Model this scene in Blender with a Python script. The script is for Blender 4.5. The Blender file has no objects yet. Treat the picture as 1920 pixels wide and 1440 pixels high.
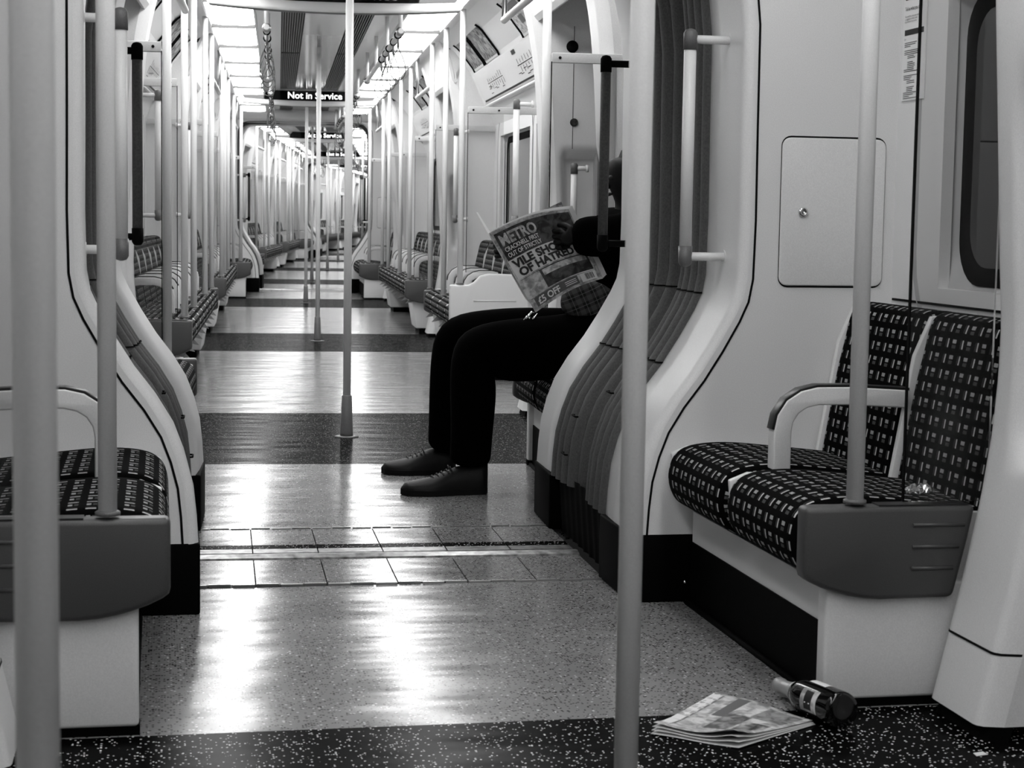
import bpy, math, random
from mathutils import Vector, Matrix
random.seed(7)
SC = bpy.context.scene
COL = SC.collection
PI = math.pi

# ------------------------------------------------------------------ camera
F = 3350.0; CH = 1.0; ROLL = .016
def rayc(px, py): return Vector(((px-960)/F, -(py-720)/F, -1.0))
fy_ = rayc(300, 396).normalized()
h2_ = rayc(1300, 396+ROLL*1000).normalized()
up_ = h2_.cross(fy_).normalized()
if up_.y < 0: up_ = -up_
fx_ = fy_.cross(up_)
R3 = Matrix((fx_, fy_, up_))                     # rows: world axes in camera coordinates
cam_d = bpy.data.cameras.new('camera'); cam = bpy.data.objects.new('camera', cam_d); COL.objects.link(cam)
cam.matrix_world = Matrix.Translation((0, 0, CH)) @ R3.to_4x4()
cam_d.sensor_fit = 'HORIZONTAL'; cam_d.sensor_width = 36.0; cam_d.lens = 36.0*F/1920
cam_d.clip_start = .05; cam_d.clip_end = 200
cam_d.dof.use_dof = True; cam_d.dof.focus_distance = 6.2; cam_d.dof.aperture_fstop = 13
SC.camera = cam
# ------------------------------------------------------------------ world and exposure
w = bpy.data.worlds.new('tunnel_dark'); SC.world = w; w.use_nodes = True
w.node_tree.nodes['Background'].inputs[0].default_value = (.5, .5, .5, 1)
w.node_tree.nodes['Background'].inputs[1].default_value = .02
SC.view_settings.view_transform = 'Standard'; SC.view_settings.look = 'None'
SC.view_settings.exposure = 0.0; SC.view_settings.gamma = 1.0; SC.view_settings.use_curve_mapping = False
LAMP = 9.5          # diffuser strength along the far carriages
LAMP_NEAR = 6.8     # the nearest carriage

# ------------------------------------------------------------------ carriage frames (the train bends to the right)
a2 = math.radians(3.68)
ANG = [0, a2, 2*a2, 3*a2]
LEN = 18.38
PIV = [Vector((.648, 5.185, 0)), Vector((.648, 5.185, 0))]
for k in (2, 3):
    a = ANG[k-1]; PIV.append(PIV[-1] + Vector((math.sin(a), math.cos(a), 0))*LEN)
def FR(k, half=False):
    a = ANG[k]
    if half: a -= a2/2
    return Matrix.Translation(PIV[k]) @ Matrix.Rotation(-a, 4, 'Z')

# ------------------------------------------------------------------ materials
MT = {}
def newmat(n):
    m = bpy.data.materials.new(n); m.use_nodes = True; MT[n] = m
    return m, m.node_tree.nodes, m.node_tree.links, m.node_tree.nodes['Principled BSDF']
def g(v): return (v, v, v, 1)
def mat(n, c, rough=.4, metal=0, var=0, scale=300, spec=.5, bump=0, coat=0):
    m, N, L, B = newmat(n)
    B.inputs['Base Color'].default_value = g(c); B.inputs['Roughness'].default_value = rough
    B.inputs['Metallic'].default_value = metal; B.inputs['Specular IOR Level'].default_value = spec
    B.inputs['Coat Weight'].default_value = coat
    if var or bump:
        t = N.new('ShaderNodeTexCoord'); z = N.new('ShaderNodeTexNoise'); z.inputs['Scale'].default_value = scale
        z.inputs['Detail'].default_value = 3
        L.new(t.outputs['Object'], z.inputs['Vector'])
        if var:
            r = N.new('ShaderNodeMapRange'); r.inputs['From Min'].default_value = .3; r.inputs['From Max'].default_value = .7
            r.inputs['To Min'].default_value = max(0, c-var); r.inputs['To Max'].default_value = c+var
            L.new(z.outputs['Fac'], r.inputs['Value']); L.new(r.outputs['Result'], B.inputs['Base Color'])
        if bump:
            b = N.new('ShaderNodeBump'); b.inputs['Strength'].default_value = bump; b.inputs['Distance'].default_value = .002
            L.new(z.outputs['Fac'], b.inputs['Height']); L.new(b.outputs['Normal'], B.inputs['Normal'])
    return m
def emis(n, c, s):
    m, N, L, B = newmat(n)
    B.inputs['Base Color'].default_value = g(.8); B.inputs['Emission Color'].default_value = g(c)
    B.inputs['Emission Strength'].default_value = s
    return m
mat('panel_white', .80, .34, var=.05, scale=420)
mat('panel_cream', .72, .38, var=.05, scale=420)
mat('ceiling_white', .78, .3)
mat('ceiling_gloss', .42, .12)
mat('lining', .58, .4, var=.04, scale=300)
mat('door_paint', .50, .4, var=.04, scale=300)
mat('pole_paint', .78, .36, var=.04, scale=500)
mat('pole_cap', .13, .4, var=.03, scale=500)
mat('end_panel_grey', .058, .42, var=.012, scale=600)
mat('end_panel_light', .62, .4, var=.03, scale=500)
mat('bellows_grey', .085, .7, var=.02, scale=160, bump=.15)
mat('rubber_black', .002, .75, spec=.08)
mat('kick_black', .0012, .65, spec=.05)
mat('seam_black', .003, .7, spec=.1)
mat('pad_black', .008, .35)
mat('steel', .55, .3, metal=1)
mat('steel_plate', .24, .34, metal=.6, var=.14, scale=40)
mat('chrome', .7, .12, metal=1)
mat('window_glass', .012, .04, spec=.6)
mat('window_reveal', .45, .35)
mat('screen_black', .003, .15)
mat('text_white', .85, .6)
mat('ink_black', .006, .6)
mat('ink_grey', .12, .7)
mat('paper_white', .74, .75)
mat('grille_black', .004, .6)
mat('grille_rib', .10, .4)
mat('cloth_black', .001, 1.0, spec=.02)
mat('cloth_trouser', .0008, 1.0, spec=.02)
mat('skin_dark', .010, .6, spec=.2)
mat('hair_black', .004, .6, spec=.2)
mat('shoe_leather', .006, .5, spec=.25, bump=.3, scale=90)
mat('shoe_sole', .008, .7, spec=.1)
mat('lace', .03, .6)
mat('bottle_glass', .002, .06, spec=.5, coat=.1)
mat('bottle_foil', .45, .35, metal=.4)
mat('foil', .7, .18, metal=1)
emis('lamp_far', 1, LAMP); emis('lamp_near', 1, LAMP_NEAR)
emis('led_text', 1, 2.2)

def mth(N, L, op, a, b=None, c=None):
    n = N.new('ShaderNodeMath'); n.operation = op
    for i, x in enumerate((a, b, c)):
        if x is None: continue
        if isinstance(x, (int, float)): n.inputs[i].default_value = x
        else: L.new(x, n.inputs[i])
    return n.outputs[0]
def rangem(N, L, x, lo, hi):
    return mth(N, L, 'MULTIPLY', mth(N, L, 'GREATER_THAN', x, lo), mth(N, L, 'LESS_THAN', x, hi))
def moquette():
    m, N, L, B = newmat('moquette')
    uv = N.new('ShaderNodeUVMap'); uv.uv_map = 'UVMap'
    s = N.new('ShaderNodeSeparateXYZ'); L.new(uv.outputs[0], s.inputs[0])
    fx = mth(N, L, 'FRACT', mth(N, L, 'MULTIPLY', s.outputs[0], 1/.074)); fy = mth(N, L, 'FRACT', mth(N, L, 'MULTIPLY', s.outputs[1], 1/.036))
    sq = mth(N, L, 'MULTIPLY', rangem(N, L, fx, .10, .35), rangem(N, L, fy, .52, .76))
    dq = mth(N, L, 'MULTIPLY', rangem(N, L, fx, .10, .35), rangem(N, L, fy, .20, .42))
    b1 = mth(N, L, 'MULTIPLY', rangem(N, L, fx, .60, .68), rangem(N, L, fy, .22, .78))
    b2 = mth(N, L, 'MULTIPLY', rangem(N, L, fx, .74, .80), rangem(N, L, fy, .22, .78))
    v = mth(N, L, 'MULTIPLY', sq, .36)
    v = mth(N, L, 'ADD', v, mth(N, L, 'MULTIPLY', dq, .07))
    v = mth(N, L, 'ADD', v, mth(N, L, 'MULTIPLY', b1, .55))
    v = mth(N, L, 'ADD', v, mth(N, L, 'MULTIPLY', b2, .05))
    v = mth(N, L, 'ADD', v, .0015)
    # weave
    t = N.new('ShaderNodeTexCoord'); z = N.new('ShaderNodeTexNoise'); z.inputs['Scale'].default_value = 260
    L.new(t.outputs['Object'], z.inputs['Vector'])
    v = mth(N, L, 'MULTIPLY', v, mth(N, L, 'ADD', mth(N, L, 'MULTIPLY', z.outputs['Fac'], 1.2), .4))
    c = N.new('ShaderNodeCombineColor')
    for i in range(3): L.new(v, c.inputs[i])
    L.new(c.outputs[0], B.inputs['Base Color']); B.inputs['Roughness'].default_value = .95; B.inputs['Specular IOR Level'].default_value = .05
moquette()
def speckle(n, base, dark, light, td, tl, rough, scale=170, spec=.5, sheen=None):
    m, N, L, B = newmat(n)
    t = N.new('ShaderNodeTexCoord')
    def vor(sc, off):
        mp = N.new('ShaderNodeMapping'); mp.inputs['Location'].default_value = (off, off, 0)
        L.new(t.outputs['Object'], mp.inputs[0])
        a = N.new('ShaderNodeTexVoronoi'); a.inputs['Scale'].default_value = sc; L.new(mp.outputs[0], a.inputs['Vector'])
        sx = N.new('ShaderNodeSeparateColor'); L.new(a.outputs['Color'], sx.inputs[0]); return sx.outputs[0], a.outputs['Distance']
    r1, d1 = vor(scale, 0.0); r2, d2 = vor(scale*.9, 3.3)
    md = mth(N, L, 'MULTIPLY', mth(N, L, 'LESS_THAN', r1, td), mth(N, L, 'LESS_THAN', d1, .5))
    ml = mth(N, L, 'MULTIPLY', mth(N, L, 'LESS_THAN', r2, tl), mth(N, L, 'LESS_THAN', d2, .45))
    z = N.new('ShaderNodeTexNoise'); z.inputs['Scale'].default_value = 3.0; z.inputs['Detail'].default_value = 6
    L.new(t.outputs['Object'], z.inputs['Vector'])
    bs = mth(N, L, 'MULTIPLY', mth(N, L, 'ADD', mth(N, L, 'MULTIPLY', z.outputs['Fac'], .5), .75), base)
    mx = N.new('ShaderNodeMix'); mx.data_type = 'FLOAT'; L.new(md, mx.inputs[0]); L.new(bs, mx.inputs[2]); mx.inputs[3].default_value = dark
    my = N.new('ShaderNodeMix'); my.data_type = 'FLOAT'; L.new(ml, my.inputs[0]); L.new(mx.outputs[0], my.inputs[2]); my.inputs[3].default_value = light
    c = N.new('ShaderNodeCombineColor')
    for i in range(3): L.new(my.outputs[0], c.inputs[i])
    L.new(c.outputs[0], B.inputs['Base Color'])
    z2 = N.new('ShaderNodeTexNoise'); z2.inputs['Scale'].default_value = 5; z2.inputs['Detail'].default_value = 5
    L.new(t.outputs['Object'], z2.inputs['Vector'])
    rr = N.new('ShaderNodeMapRange'); rr.inputs['To Min'].default_value = rough*.7; rr.inputs['To Max'].default_value = rough*1.4
    L.new(z2.outputs['Fac'], rr.inputs['Value']); L.new(rr.outputs[0], B.inputs['Roughness'])
    z3 = N.new('ShaderNodeTexNoise'); z3.inputs['Scale'].default_value = 2.6; z3.inputs['Detail'].default_value = 2
    mp = N.new('ShaderNodeMapping'); mp.inputs['Scale'].default_value = (.7, 2.2, 1); L.new(t.outputs['Object'], mp.inputs[0]); L.new(mp.outputs[0], z3.inputs['Vector'])
    b = N.new('ShaderNodeBump'); b.inputs['Strength'].default_value = .55; b.inputs['Distance'].default_value = .010
    L.new(z3.outputs['Fac'], b.inputs['Height']); L.new(b.outputs['Normal'], B.inputs['Normal'])
    B.inputs['Specular IOR Level'].default_value = spec
    if sheen is not None:      # worn rubber stud flooring: a faint even gloss over a dark body
        B.inputs['Specular IOR Level'].default_value = 0
        df = N.new('ShaderNodeBsdfDiffuse'); L.new(c.outputs[0], df.inputs['Color'])
        gl = N.new('ShaderNodeBsdfGlossy'); gl.inputs['Roughness'].default_value = rough; L.new(b.outputs['Normal'], gl.inputs['Normal'])
        mxs = N.new('ShaderNodeMixShader'); mxs.inputs[0].default_value = sheen
        L.new(df.outputs[0], mxs.inputs[1]); L.new(gl.outputs[0], mxs.inputs[2]); L.new(mxs.outputs[0], N['Material Output'].inputs['Surface'])
speckle('floor_light', .235, .012, .6, .26, .06, .17, spec=.17)
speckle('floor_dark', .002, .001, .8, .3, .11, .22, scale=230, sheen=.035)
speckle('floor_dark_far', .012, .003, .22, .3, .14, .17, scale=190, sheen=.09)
def glassmat():
    m, N, L, B = newmat('screen_glass')
    tr = N.new('ShaderNodeBsdfTransparent'); gl = N.new('ShaderNodeBsdfGlossy'); gl.inputs['Roughness'].default_value = .03
    fr = N.new('ShaderNodeFresnel'); fr.inputs[0].default_value = 1.3
    mx = N.new('ShaderNodeMixShader'); L.new(fr.outputs[0], mx.inputs[0]); L.new(tr.outputs[0], mx.inputs[1]); L.new(gl.outputs[0], mx.inputs[2])
    L.new(mx.outputs[0], N['Material Output'].inputs['Surface'])
    tr.inputs[0].default_value = g(.88)
glassmat()
def photo_mat(n, lo, hi, scale, dist=1.5):
    m, N, L, B = newmat(n)
    t = N.new('ShaderNodeTexCoord'); z = N.new('ShaderNodeTexNoise'); z.inputs['Scale'].default_value = scale; z.inputs['Detail'].default_value = 4
    z.inputs['Distortion'].default_value = dist
    L.new(t.outputs['Object'], z.inputs['Vector'])
    r = N.new('ShaderNodeMapRange'); r.inputs['From Min'].default_value = .38; r.inputs['From Max'].default_value = .62
    r.inputs['To Min'].default_value = lo; r.inputs['To Max'].default_value = hi
    L.new(z.outputs['Fac'], r.inputs['Value']); L.new(r.outputs[0], B.inputs['Base Color']); B.inputs['Roughness'].default_value = .6
photo_mat('print_picture', .01, .45, 14)
photo_mat('print_soft', .26, .68, 45, .6)
photo_mat('print_mid', .06, .30, 40, 1)
photo_mat('print_dark', .006, .08, 30, 1)
def plaid():
    m, N, L, B = newmat('shirt_plaid')
    t = N.new('ShaderNodeTexCoord'); s = N.new('ShaderNodeSeparateXYZ'); L.new(t.outputs['Object'], s.inputs[0])
    # broad checks and thin lines in object space
    x = mth(N, L, 'ADD', s.outputs[0], mth(N, L, 'MULTIPLY', s.outputs[2], .45)); z = mth(N, L, 'SUBTRACT', s.outputs[2], mth(N, L, 'MULTIPLY', s.outputs[0], .45))
    fx = mth(N, L, 'FRACT', mth(N, L, 'MULTIPLY', x, 22)); fz = mth(N, L, 'FRACT', mth(N, L, 'MULTIPLY', z, 22))
    a = mth(N, L, 'MULTIPLY', rangem(N, L, fx, .0, .45), .028); b = mth(N, L, 'MULTIPLY', rangem(N, L, fz, .0, .45), .028)
    c1 = mth(N, L, 'MULTIPLY', rangem(N, L, fx, .7, .76), .07); d = mth(N, L, 'MULTIPLY', rangem(N, L, fz, .7, .76), .07)
    v = mth(N, L, 'ADD', mth(N, L, 'ADD', a, b), mth(N, L, 'ADD', c1, d)); v = mth(N, L, 'ADD', v, .002)
    c = N.new('ShaderNodeCombineColor')
    for i in range(3): L.new(v, c.inputs[i])
    L.new(c.outputs[0], B.inputs['Base Color']); B.inputs['Roughness'].default_value = .9
plaid()

# ------------------------------------------------------------------ mesh builder
class MB:
    def __init__(s): s.v = []; s.f = []; s.uv = {}; s.mi = {}; s.sm = set()
    def add(s, vs, fs, uvs=None, smooth=False):
        o = len(s.v); s.v += [Vector(p) for p in vs]
        for i, f in enumerate(fs):
            s.f.append(tuple(o+j for j in f)); n = len(s.f)-1
            if uvs: s.uv[n] = uvs[i]
            if smooth: s.sm.add(n)
        return s
    def box(s, x0, x1, y0, y1, z0, z1):
        P = [(x, y, z) for x in (x0, x1) for y in (y0, y1) for z in (z0, z1)]
        return s.add(P, [(0, 1, 3, 2), (4, 6, 7, 5), (0, 4, 5, 1), (2, 3, 7, 6), (0, 2, 6, 4), (1, 5, 7, 3)])
    def prism(s, poly, a0, a1, axis, smooth=False):
        """poly in the other two axes (in order), extruded on axis from a0 to a1"""
        def mk(p, a):
            q = list(p); q.insert(axis, a); return tuple(q)
        n = len(poly); vs = [mk(p, a0) for p in poly]+[mk(p, a1) for p in poly]
        s.add(vs, [tuple(range(n)), tuple(range(2*n-1, n-1, -1))])
        o = len(s.v)-2*n
        for i in range(n):
            j = (i+1) % n; s.f.append((o+i, o+n+i, o+n+j, o+j))
            if smooth: s.sm.add(len(s.f)-1)
        return s
    def tube(s, path, r, seg=14, caps=True):
        path = [Vector(p) for p in path]; n = len(path)
        rs = r if isinstance(r, (list, tuple)) else [r]*n
        rings = []; up = None
        for i, p in enumerate(path):
            t = (path[min(i+1, n-1)]-path[max(i-1, 0)]).normalized()
            if up is None:
                up = Vector((0, 0, 1)) if abs(t.z) < .9 else Vector((1, 0, 0))
            x = t.cross(up).normalized(); y = x.cross(t).normalized(); up = y
            rings.append([p+(x*math.cos(a)+y*math.sin(a))*rs[i] for a in [2*PI*q/seg for q in range(seg)]])
        vs = [q for rr in rings for q in rr]; fs = []
        for i in range(n-1):
            for q in range(seg):
                q2 = (q+1) % seg; fs.append((i*seg+q, i*seg+q2, (i+1)*seg+q2, (i+1)*seg+q))
        s.add(vs, fs, smooth=True)
        if caps:
            o = len(s.v)-len(vs); s.f.append(tuple(o+q for q in range(seg))[::-1]); s.f.append(tuple(o+(n-1)*seg+q for q in range(seg)))
        return s
    def lathe(s, prof, seg=24, M=None):
        vs = []; fs = []; n = len(prof)
        for (r, z) in prof:
            for q in range(seg):
                a = 2*PI*q/seg; p = Vector((r*math.cos(a), r*math.sin(a), z)); vs.append(M @ p if M else p)
        for i in range(n-1):
            for q in range(seg):
                q2 = (q+1) % seg; fs.append((i*seg+q, i*seg+q2, (i+1)*seg+q2, (i+1)*seg+q))
        s.add(vs, fs, smooth=True)
        o = len(s.v)-len(vs); s.f.append(tuple(o+q for q in range(seg))[::-1]); s.f.append(tuple(o+(n-1)*seg+q for q in range(seg)))
        return s
    def grid(s, rows, uvf=None, smooth=True, closed=False):
        """rows: list of lists of points"""
        nr = len(rows); nc = len(rows[0]); vs = [p for r in rows for p in r]; fs = []; uvs = []
        for i in range(nr-1):
            for j in range(nc if closed else nc-1):
                j2 = (j+1) % nc
                fs.append((i*nc+j, i*nc+j2, (i+1)*nc+j2, (i+1)*nc+j))
                if uvf: uvs.append([uvf(i, j), uvf(i, j+1), uvf(i+1, j+1), uvf(i+1, j)])
        return s.add(vs, fs, uvs if uvf else None, smooth)

ORG = {}
def bevel(o, wdt, seg=3, ang=40):
    b = o.modifiers.new('bevel', 'BEVEL'); b.width = wdt; b.segments = seg; b.limit_method = 'ANGLE'; b.angle_limit = math.radians(ang)
    b.harden_normals = False
    for p in o.data.polygons: p.use_smooth = True
    return o
def mesh_of(name, mb, material, origin):
    me = bpy.data.meshes.new(name)
    me.from_pydata([tuple(v-origin) for v in mb.v], [], mb.f)
    mats = material if isinstance(material, (list, tuple)) else [material]
    for m in mats: me.materials.append(MT[m])
    if mb.uv:
        ul = me.uv_layers.new(name='UVMap')
        for pi, uvs in mb.uv.items():
            p = me.polygons[pi]
            for li, uvv in zip(p.loop_indices, uvs): ul.data[li].uv = uvv
    for i in mb.sm: me.polygons[i].use_smooth = True
    for i, m_ in mb.mi.items(): me.polygons[i].material_index = m_
    import bmesh
    if not mb.uv:
        bm = bmesh.new(); bm.from_mesh(me); bmesh.ops.recalc_face_normals(bm, faces=bm.faces); bm.to_mesh(me); bm.free()
    me.update()
    return me
def place(o, k, origin, half=False):
    M = FR(k, half) @ Matrix.Translation(origin)
    o.location = M.to_translation(); o.rotation_euler = M.to_euler()
def tag(o, label, cat, group=None, kind=None):
    if label: o['label'] = label
    if cat: o['category'] = cat
    if group: o['group'] = group
    if kind: o['kind'] = kind
    return o
def thing(name, label, cat, k, origin, group=None, kind=None, half=False):
    o = bpy.data.objects.new(name, None); COL.objects.link(o); origin = Vector(origin)
    place(o, k, origin, half); ORG[o.name] = origin; o.empty_display_size = .1
    return tag(o, label, cat, group, kind)
def part(name, mb, material, parent, label=None, bev=0, kind=None):
    org = ORG[parent.name]
    o = bpy.data.objects.new(name, mesh_of(name, mb, material, org)); COL.objects.link(o); o.parent = parent; ORG[o.name] = org
    if label: o['label'] = label
    if kind: o['kind'] = kind
    if bev: bevel(o, bev)
    return o
def solo(name, mb, material, label, cat, k, origin, group=None, kind=None, bev=0, half=False):
    origin = Vector(origin)
    o = bpy.data.objects.new(name, mesh_of(name, mb, material, origin)); COL.objects.link(o); place(o, k, origin, half); ORG[o.name] = origin
    if bev: bevel(o, bev)
    return tag(o, label, cat, group, kind)
def dup(root, k, origin, label=None, group=None, half=False):
    def cp(o, par):
        c = o.copy(); COL.objects.link(c); c.parent = par; ORG[c.name] = Vector(origin)
        for ch in o.children: cp(ch, c)
        return c
    c = cp(root, None); place(c, k, Vector(origin), half)
    if label: c['label'] = label
    if group: c['group'] = group
    return c
def text_mb(mb, s, size, O, X, Y, off=.0, depth=.0, align='LEFT', sx=1.0):
    """adds flat lettering: O origin, X/Y unit directions, car coordinates"""
    cu = bpy.data.curves.new('lettering', 'FONT'); cu.body = s; cu.size = size; cu.offset = off; cu.align_x = align; cu.resolution_u = 3
    ob = bpy.data.objects.new('lettering', cu); COL.objects.link(ob)
    dg = bpy.context.evaluated_depsgraph_get(); me = bpy.data.meshes.new_from_object(ob.evaluated_get(dg))
    O = Vector(O); X = Vector(X); Y = Vector(Y)
    mb.add([O+X*v.co.x*sx+Y*v.co.y for v in me.vertices], [tuple(p.vertices) for p in me.polygons])
    bpy.data.objects.remove(ob); bpy.data.curves.remove(cu); bpy.data.meshes.remove(me)
    return mb
def lerp(a, b, t): return a+(b-a)*t
def rrect(x0, x1, y0, y1, r, n=6):
    P = []
    for cx, cy, a0 in ((x1-r, y1-r, 0), (x0+r, y1-r, 90), (x0+r, y0+r, 180), (x1-r, y0+r, 270)):
        for i in range(n+1):
            a = math.radians(a0+90*i/n); P.append((cx+r*math.cos(a), cy+r*math.sin(a)))
    return P
ORD = ['first', 'second', 'third', 'fourth', 'fifth', 'sixth', 'seventh', 'eighth', 'ninth', 'tenth', 'eleventh', 'twelfth']
CARN = {0: 'nearest carriage', 1: 'second carriage', 2: 'third carriage', 3: 'last carriage'}
NTH = {1: 'nearest', 2: 'second', 3: 'farthest'}
SIDE = {1: 'right', -1: 'left'}

# ------------------------------------------------------------------ interior cross-section (u outward, z up)
WU = 1.25
BODY = [(1.25, 0), (1.25, .80), (1.25, 1.60), (1.20, 1.76)]                     # wall
CANT = [(1.17, 1.80), (1.06, 2.04), (.95, 2.18), (.84, 2.255), (.775, 2.262)]    # curved cant panel with the adverts
OPEN = [(.556, .18), (.560, .25), (.568, .325), (.586, .395), (.612, .464), (.655, .535), (.708, .605), (.755, .68), (.797, .755), (.817, .80), (.826, .85),
        (.829, 1.0), (.827, 1.25), (.812, 1.48), (.79, 1.62), (.752, 1.76), (.70, 1.88), (.635, 1.99), (.55, 2.08), (.44, 2.14), (.2, 2.16), (0, 2.165)]

OPEN_B = [p for p in OPEN if p[1] < 1.1]+[(.829, 1.6), (.829, 1.94), (.822, 2.03), (.80, 2.09), (.76, 2.13), (.70, 2.15), (.5, 2.155), (.2, 2.16), (0, 2.165)]
OPEN = [p for p in OPEN if p[1] < 1.3]+[(.826, 1.50), (.812, 1.63), (.782, 1.76), (.735, 1.88), (.67, 1.99), (.58, 2.08), (.46, 2.14), (.2, 2.16), (0, 2.165)]
DOORS = {0: [(-3.70, -1.80), ], 1: [(1.93, 3.85), (7.84, 9.70), (13.9, 15.85)], 2: [(1.93, 3.85), (7.84, 9.70), (13.9, 15.85)], 3: [(1.93, 3.85), (7.84, 9.70), (13.9, 15.85)]}
ENDS = {0: (-9.5, -.74), 1: (.74, 17.64), 2: (.74, 17.64), 3: (.74, 17.64)}

# ------------------------------------------------------------------ floors
for k in (0, 1, 2, 3):
    v0, v1 = ENDS[k]
    if k > 0: v0 = .44
    if k < 3: v1 = v1+.30 if k else -.43
    bands = [(a+.02 if k else a-.3, b) for a, b in DOORS[k]]
    if k == 0: bands = [(-3.9, -1.775)]
    if k == 1: bands = [(1.93, 3.78), (7.84, 9.82), (14.0, 15.95)]
    cuts = [v0]; 
    for a, b in bands: cuts += [a, b]
    cuts.append(v1)
    mb = MB()
    for i in range(len(cuts)-1):
        a, b = cuts[i], cuts[i+1]
        mb.box(-1.3, 1.3, a, b, -.04, 0)
        if i % 2:
            for q in range(6): mb.mi[len(mb.f)-1-q] = 1
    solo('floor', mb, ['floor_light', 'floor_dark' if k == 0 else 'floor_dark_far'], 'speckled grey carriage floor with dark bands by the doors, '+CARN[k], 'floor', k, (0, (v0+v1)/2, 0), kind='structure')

# ------------------------------------------------------------------ side walls, doors, pillars, windows
def profile_band(mb, prof, s, v0, v1, smooth=True):
    rows = [[(s*u, v, z) for (u, z) in prof] for v in (v0, v1)]
    mb.grid(rows, smooth=smooth)
def solid_profile(mb, prof, s, v0, v1, t=.03):
    """a thick shell section: the profile and its copy pushed outward by t"""
    out = []
    n = len(prof)
    for i, (u, z) in enumerate(prof):
        a = prof[max(i-1, 0)]; b = prof[min(i+1, n-1)]
        d = Vector((b[0]-a[0], b[1]-a[1])).normalized(); nn = Vector((d.y, -d.x))
        out.append((u+nn.x*t, z+nn.y*t))
    poly = prof+out[::-1]
    mb.prism([(s*u, z) for u, z in [(p[0], p[1]) for p in poly]], v0, v1, 1) if False else None
    n = len(poly)
    vs = [(s*u, v0, z) for u, z in poly]+[(s*u, v1, z) for u, z in poly]
    fs = [(i, (i+1) % n, n+(i+1) % n, n+i) for i in range(n)]
    m = len(prof)
    for o in (0, n):
        for i in range(m-1): fs.append((o+i, o+i+1, o+n-2-i, o+n-1-i))
    mb.add(vs, fs)
wcount = [0]; dcount = [0]
def window(k, s, v0, v1, z0=.83, z1=1.58):
    wcount[0] += 1
    u = WU
    t = thing('window_%d' % wcount[0], None, None, k, (s*u, (v0+v1)/2, z0), kind='structure')
    def ring(mb, o, i, ua, ub, ri, ro):
        A = rrect(v0-o, v1+o, z0-o, z1+o, ro); B_ = rrect(v0+i, v1-i, z0+i, z1-i, ri)
        n = len(A)
        vs = [(s*ua, p[0], p[1]) for p in A]+[(s*ub, p[0], p[1]) for p in B_]+[(s*(ub+.02), p[0], p[1]) for p in B_]
        fs = [(q, (q+1) % n, n+(q+1) % n, n+q) for q in range(n)]+[(n+q, n+(q+1) % n, 2*n+(q+1) % n, 2*n+q) for q in range(n)]
        mb.add(vs, fs, smooth=True)
    f = MB(); ring(f, .15, .02, u-.004, u+.045, .11, .24)
    part('window_frame', f, 'window_reveal', t)
    r = MB(); ring(r, -.02, .065, u+.043, u+.049, .09, .11)
    part('gasket', r, 'rubber_black', t)
    p = MB(); p.prism(rrect(v0+.05, v1-.05, z0+.05, z1-.05, .09), s*(u+.049), s*(u+.055), 0)
    part('pane', p, 'window_glass', t)
def door(k, s, v0, v1):
    dcount[0] += 1
    t = thing('door_%d' % dcount[0], None, None, k, (s*(WU+.02), (v0+v1)/2, 0), kind='structure')
    vm = (v0+v1)/2
    for a, b in ((v0+.1, vm-.004), (vm+.004, v1-.1)):
        m = MB()
        z0, z1 = .95, 1.27 + .45
        w0, w1 = a+.13, b-.13
        U0, U1 = (WU+.0, WU+.03)
        for (aa, bb, za, zb) in ((a, b, .03, z0), (a, b, z1, 1.95), (a, w0, z0, z1), (w1, b, z0, z1)):
            m.box(min(s*U0, s*U1), max(s*U0, s*U1), aa, bb, za, zb)
        leaf = part('door_leaf', m, 'door_paint', t)
        p = MB(); p.box(min(s*(U0+.012), s*(U0+.018)), max(s*(U0+.012), s*(U0+.018)), w0, w1, z0, z1)
        part('pane', p, 'window_glass', leaf)
    r = MB(); r.box(min(s*(WU-.004), s*(WU+.004)), max(s*(WU-.004), s*(WU+.004)), vm-.005, vm+.005, .03, 1.95)
    part('rubber_edge', r, 'rubber_black', t)
    k2 = MB(); k2.box(min(s*(WU-.02), s*WU), max(s*(WU-.02), s*WU), v0+.1, v1-.1, .0, .03)
    part('sill', k2, 'steel', t)
PIL = [(.905, 0), (.915, .03), (.948, .172), (.978, .306), (1.006, .45), (1.025, .584), (1.033, .70), (1.034, .80), (1.026, .914), (1.012, 1.15), (.998, 1.38), (.985, 1.6), (.965, 1.8), (.93, 1.98), (.90, 2.08), (.86, 2.2)]
def pil_u(z):
    for (a, za), (b, zb) in zip(PIL, PIL[1:]):
        if z <= zb: return lerp(a, b, (z-za)/(zb-za))
    return PIL[-1][0]
pcount = [0]
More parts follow.
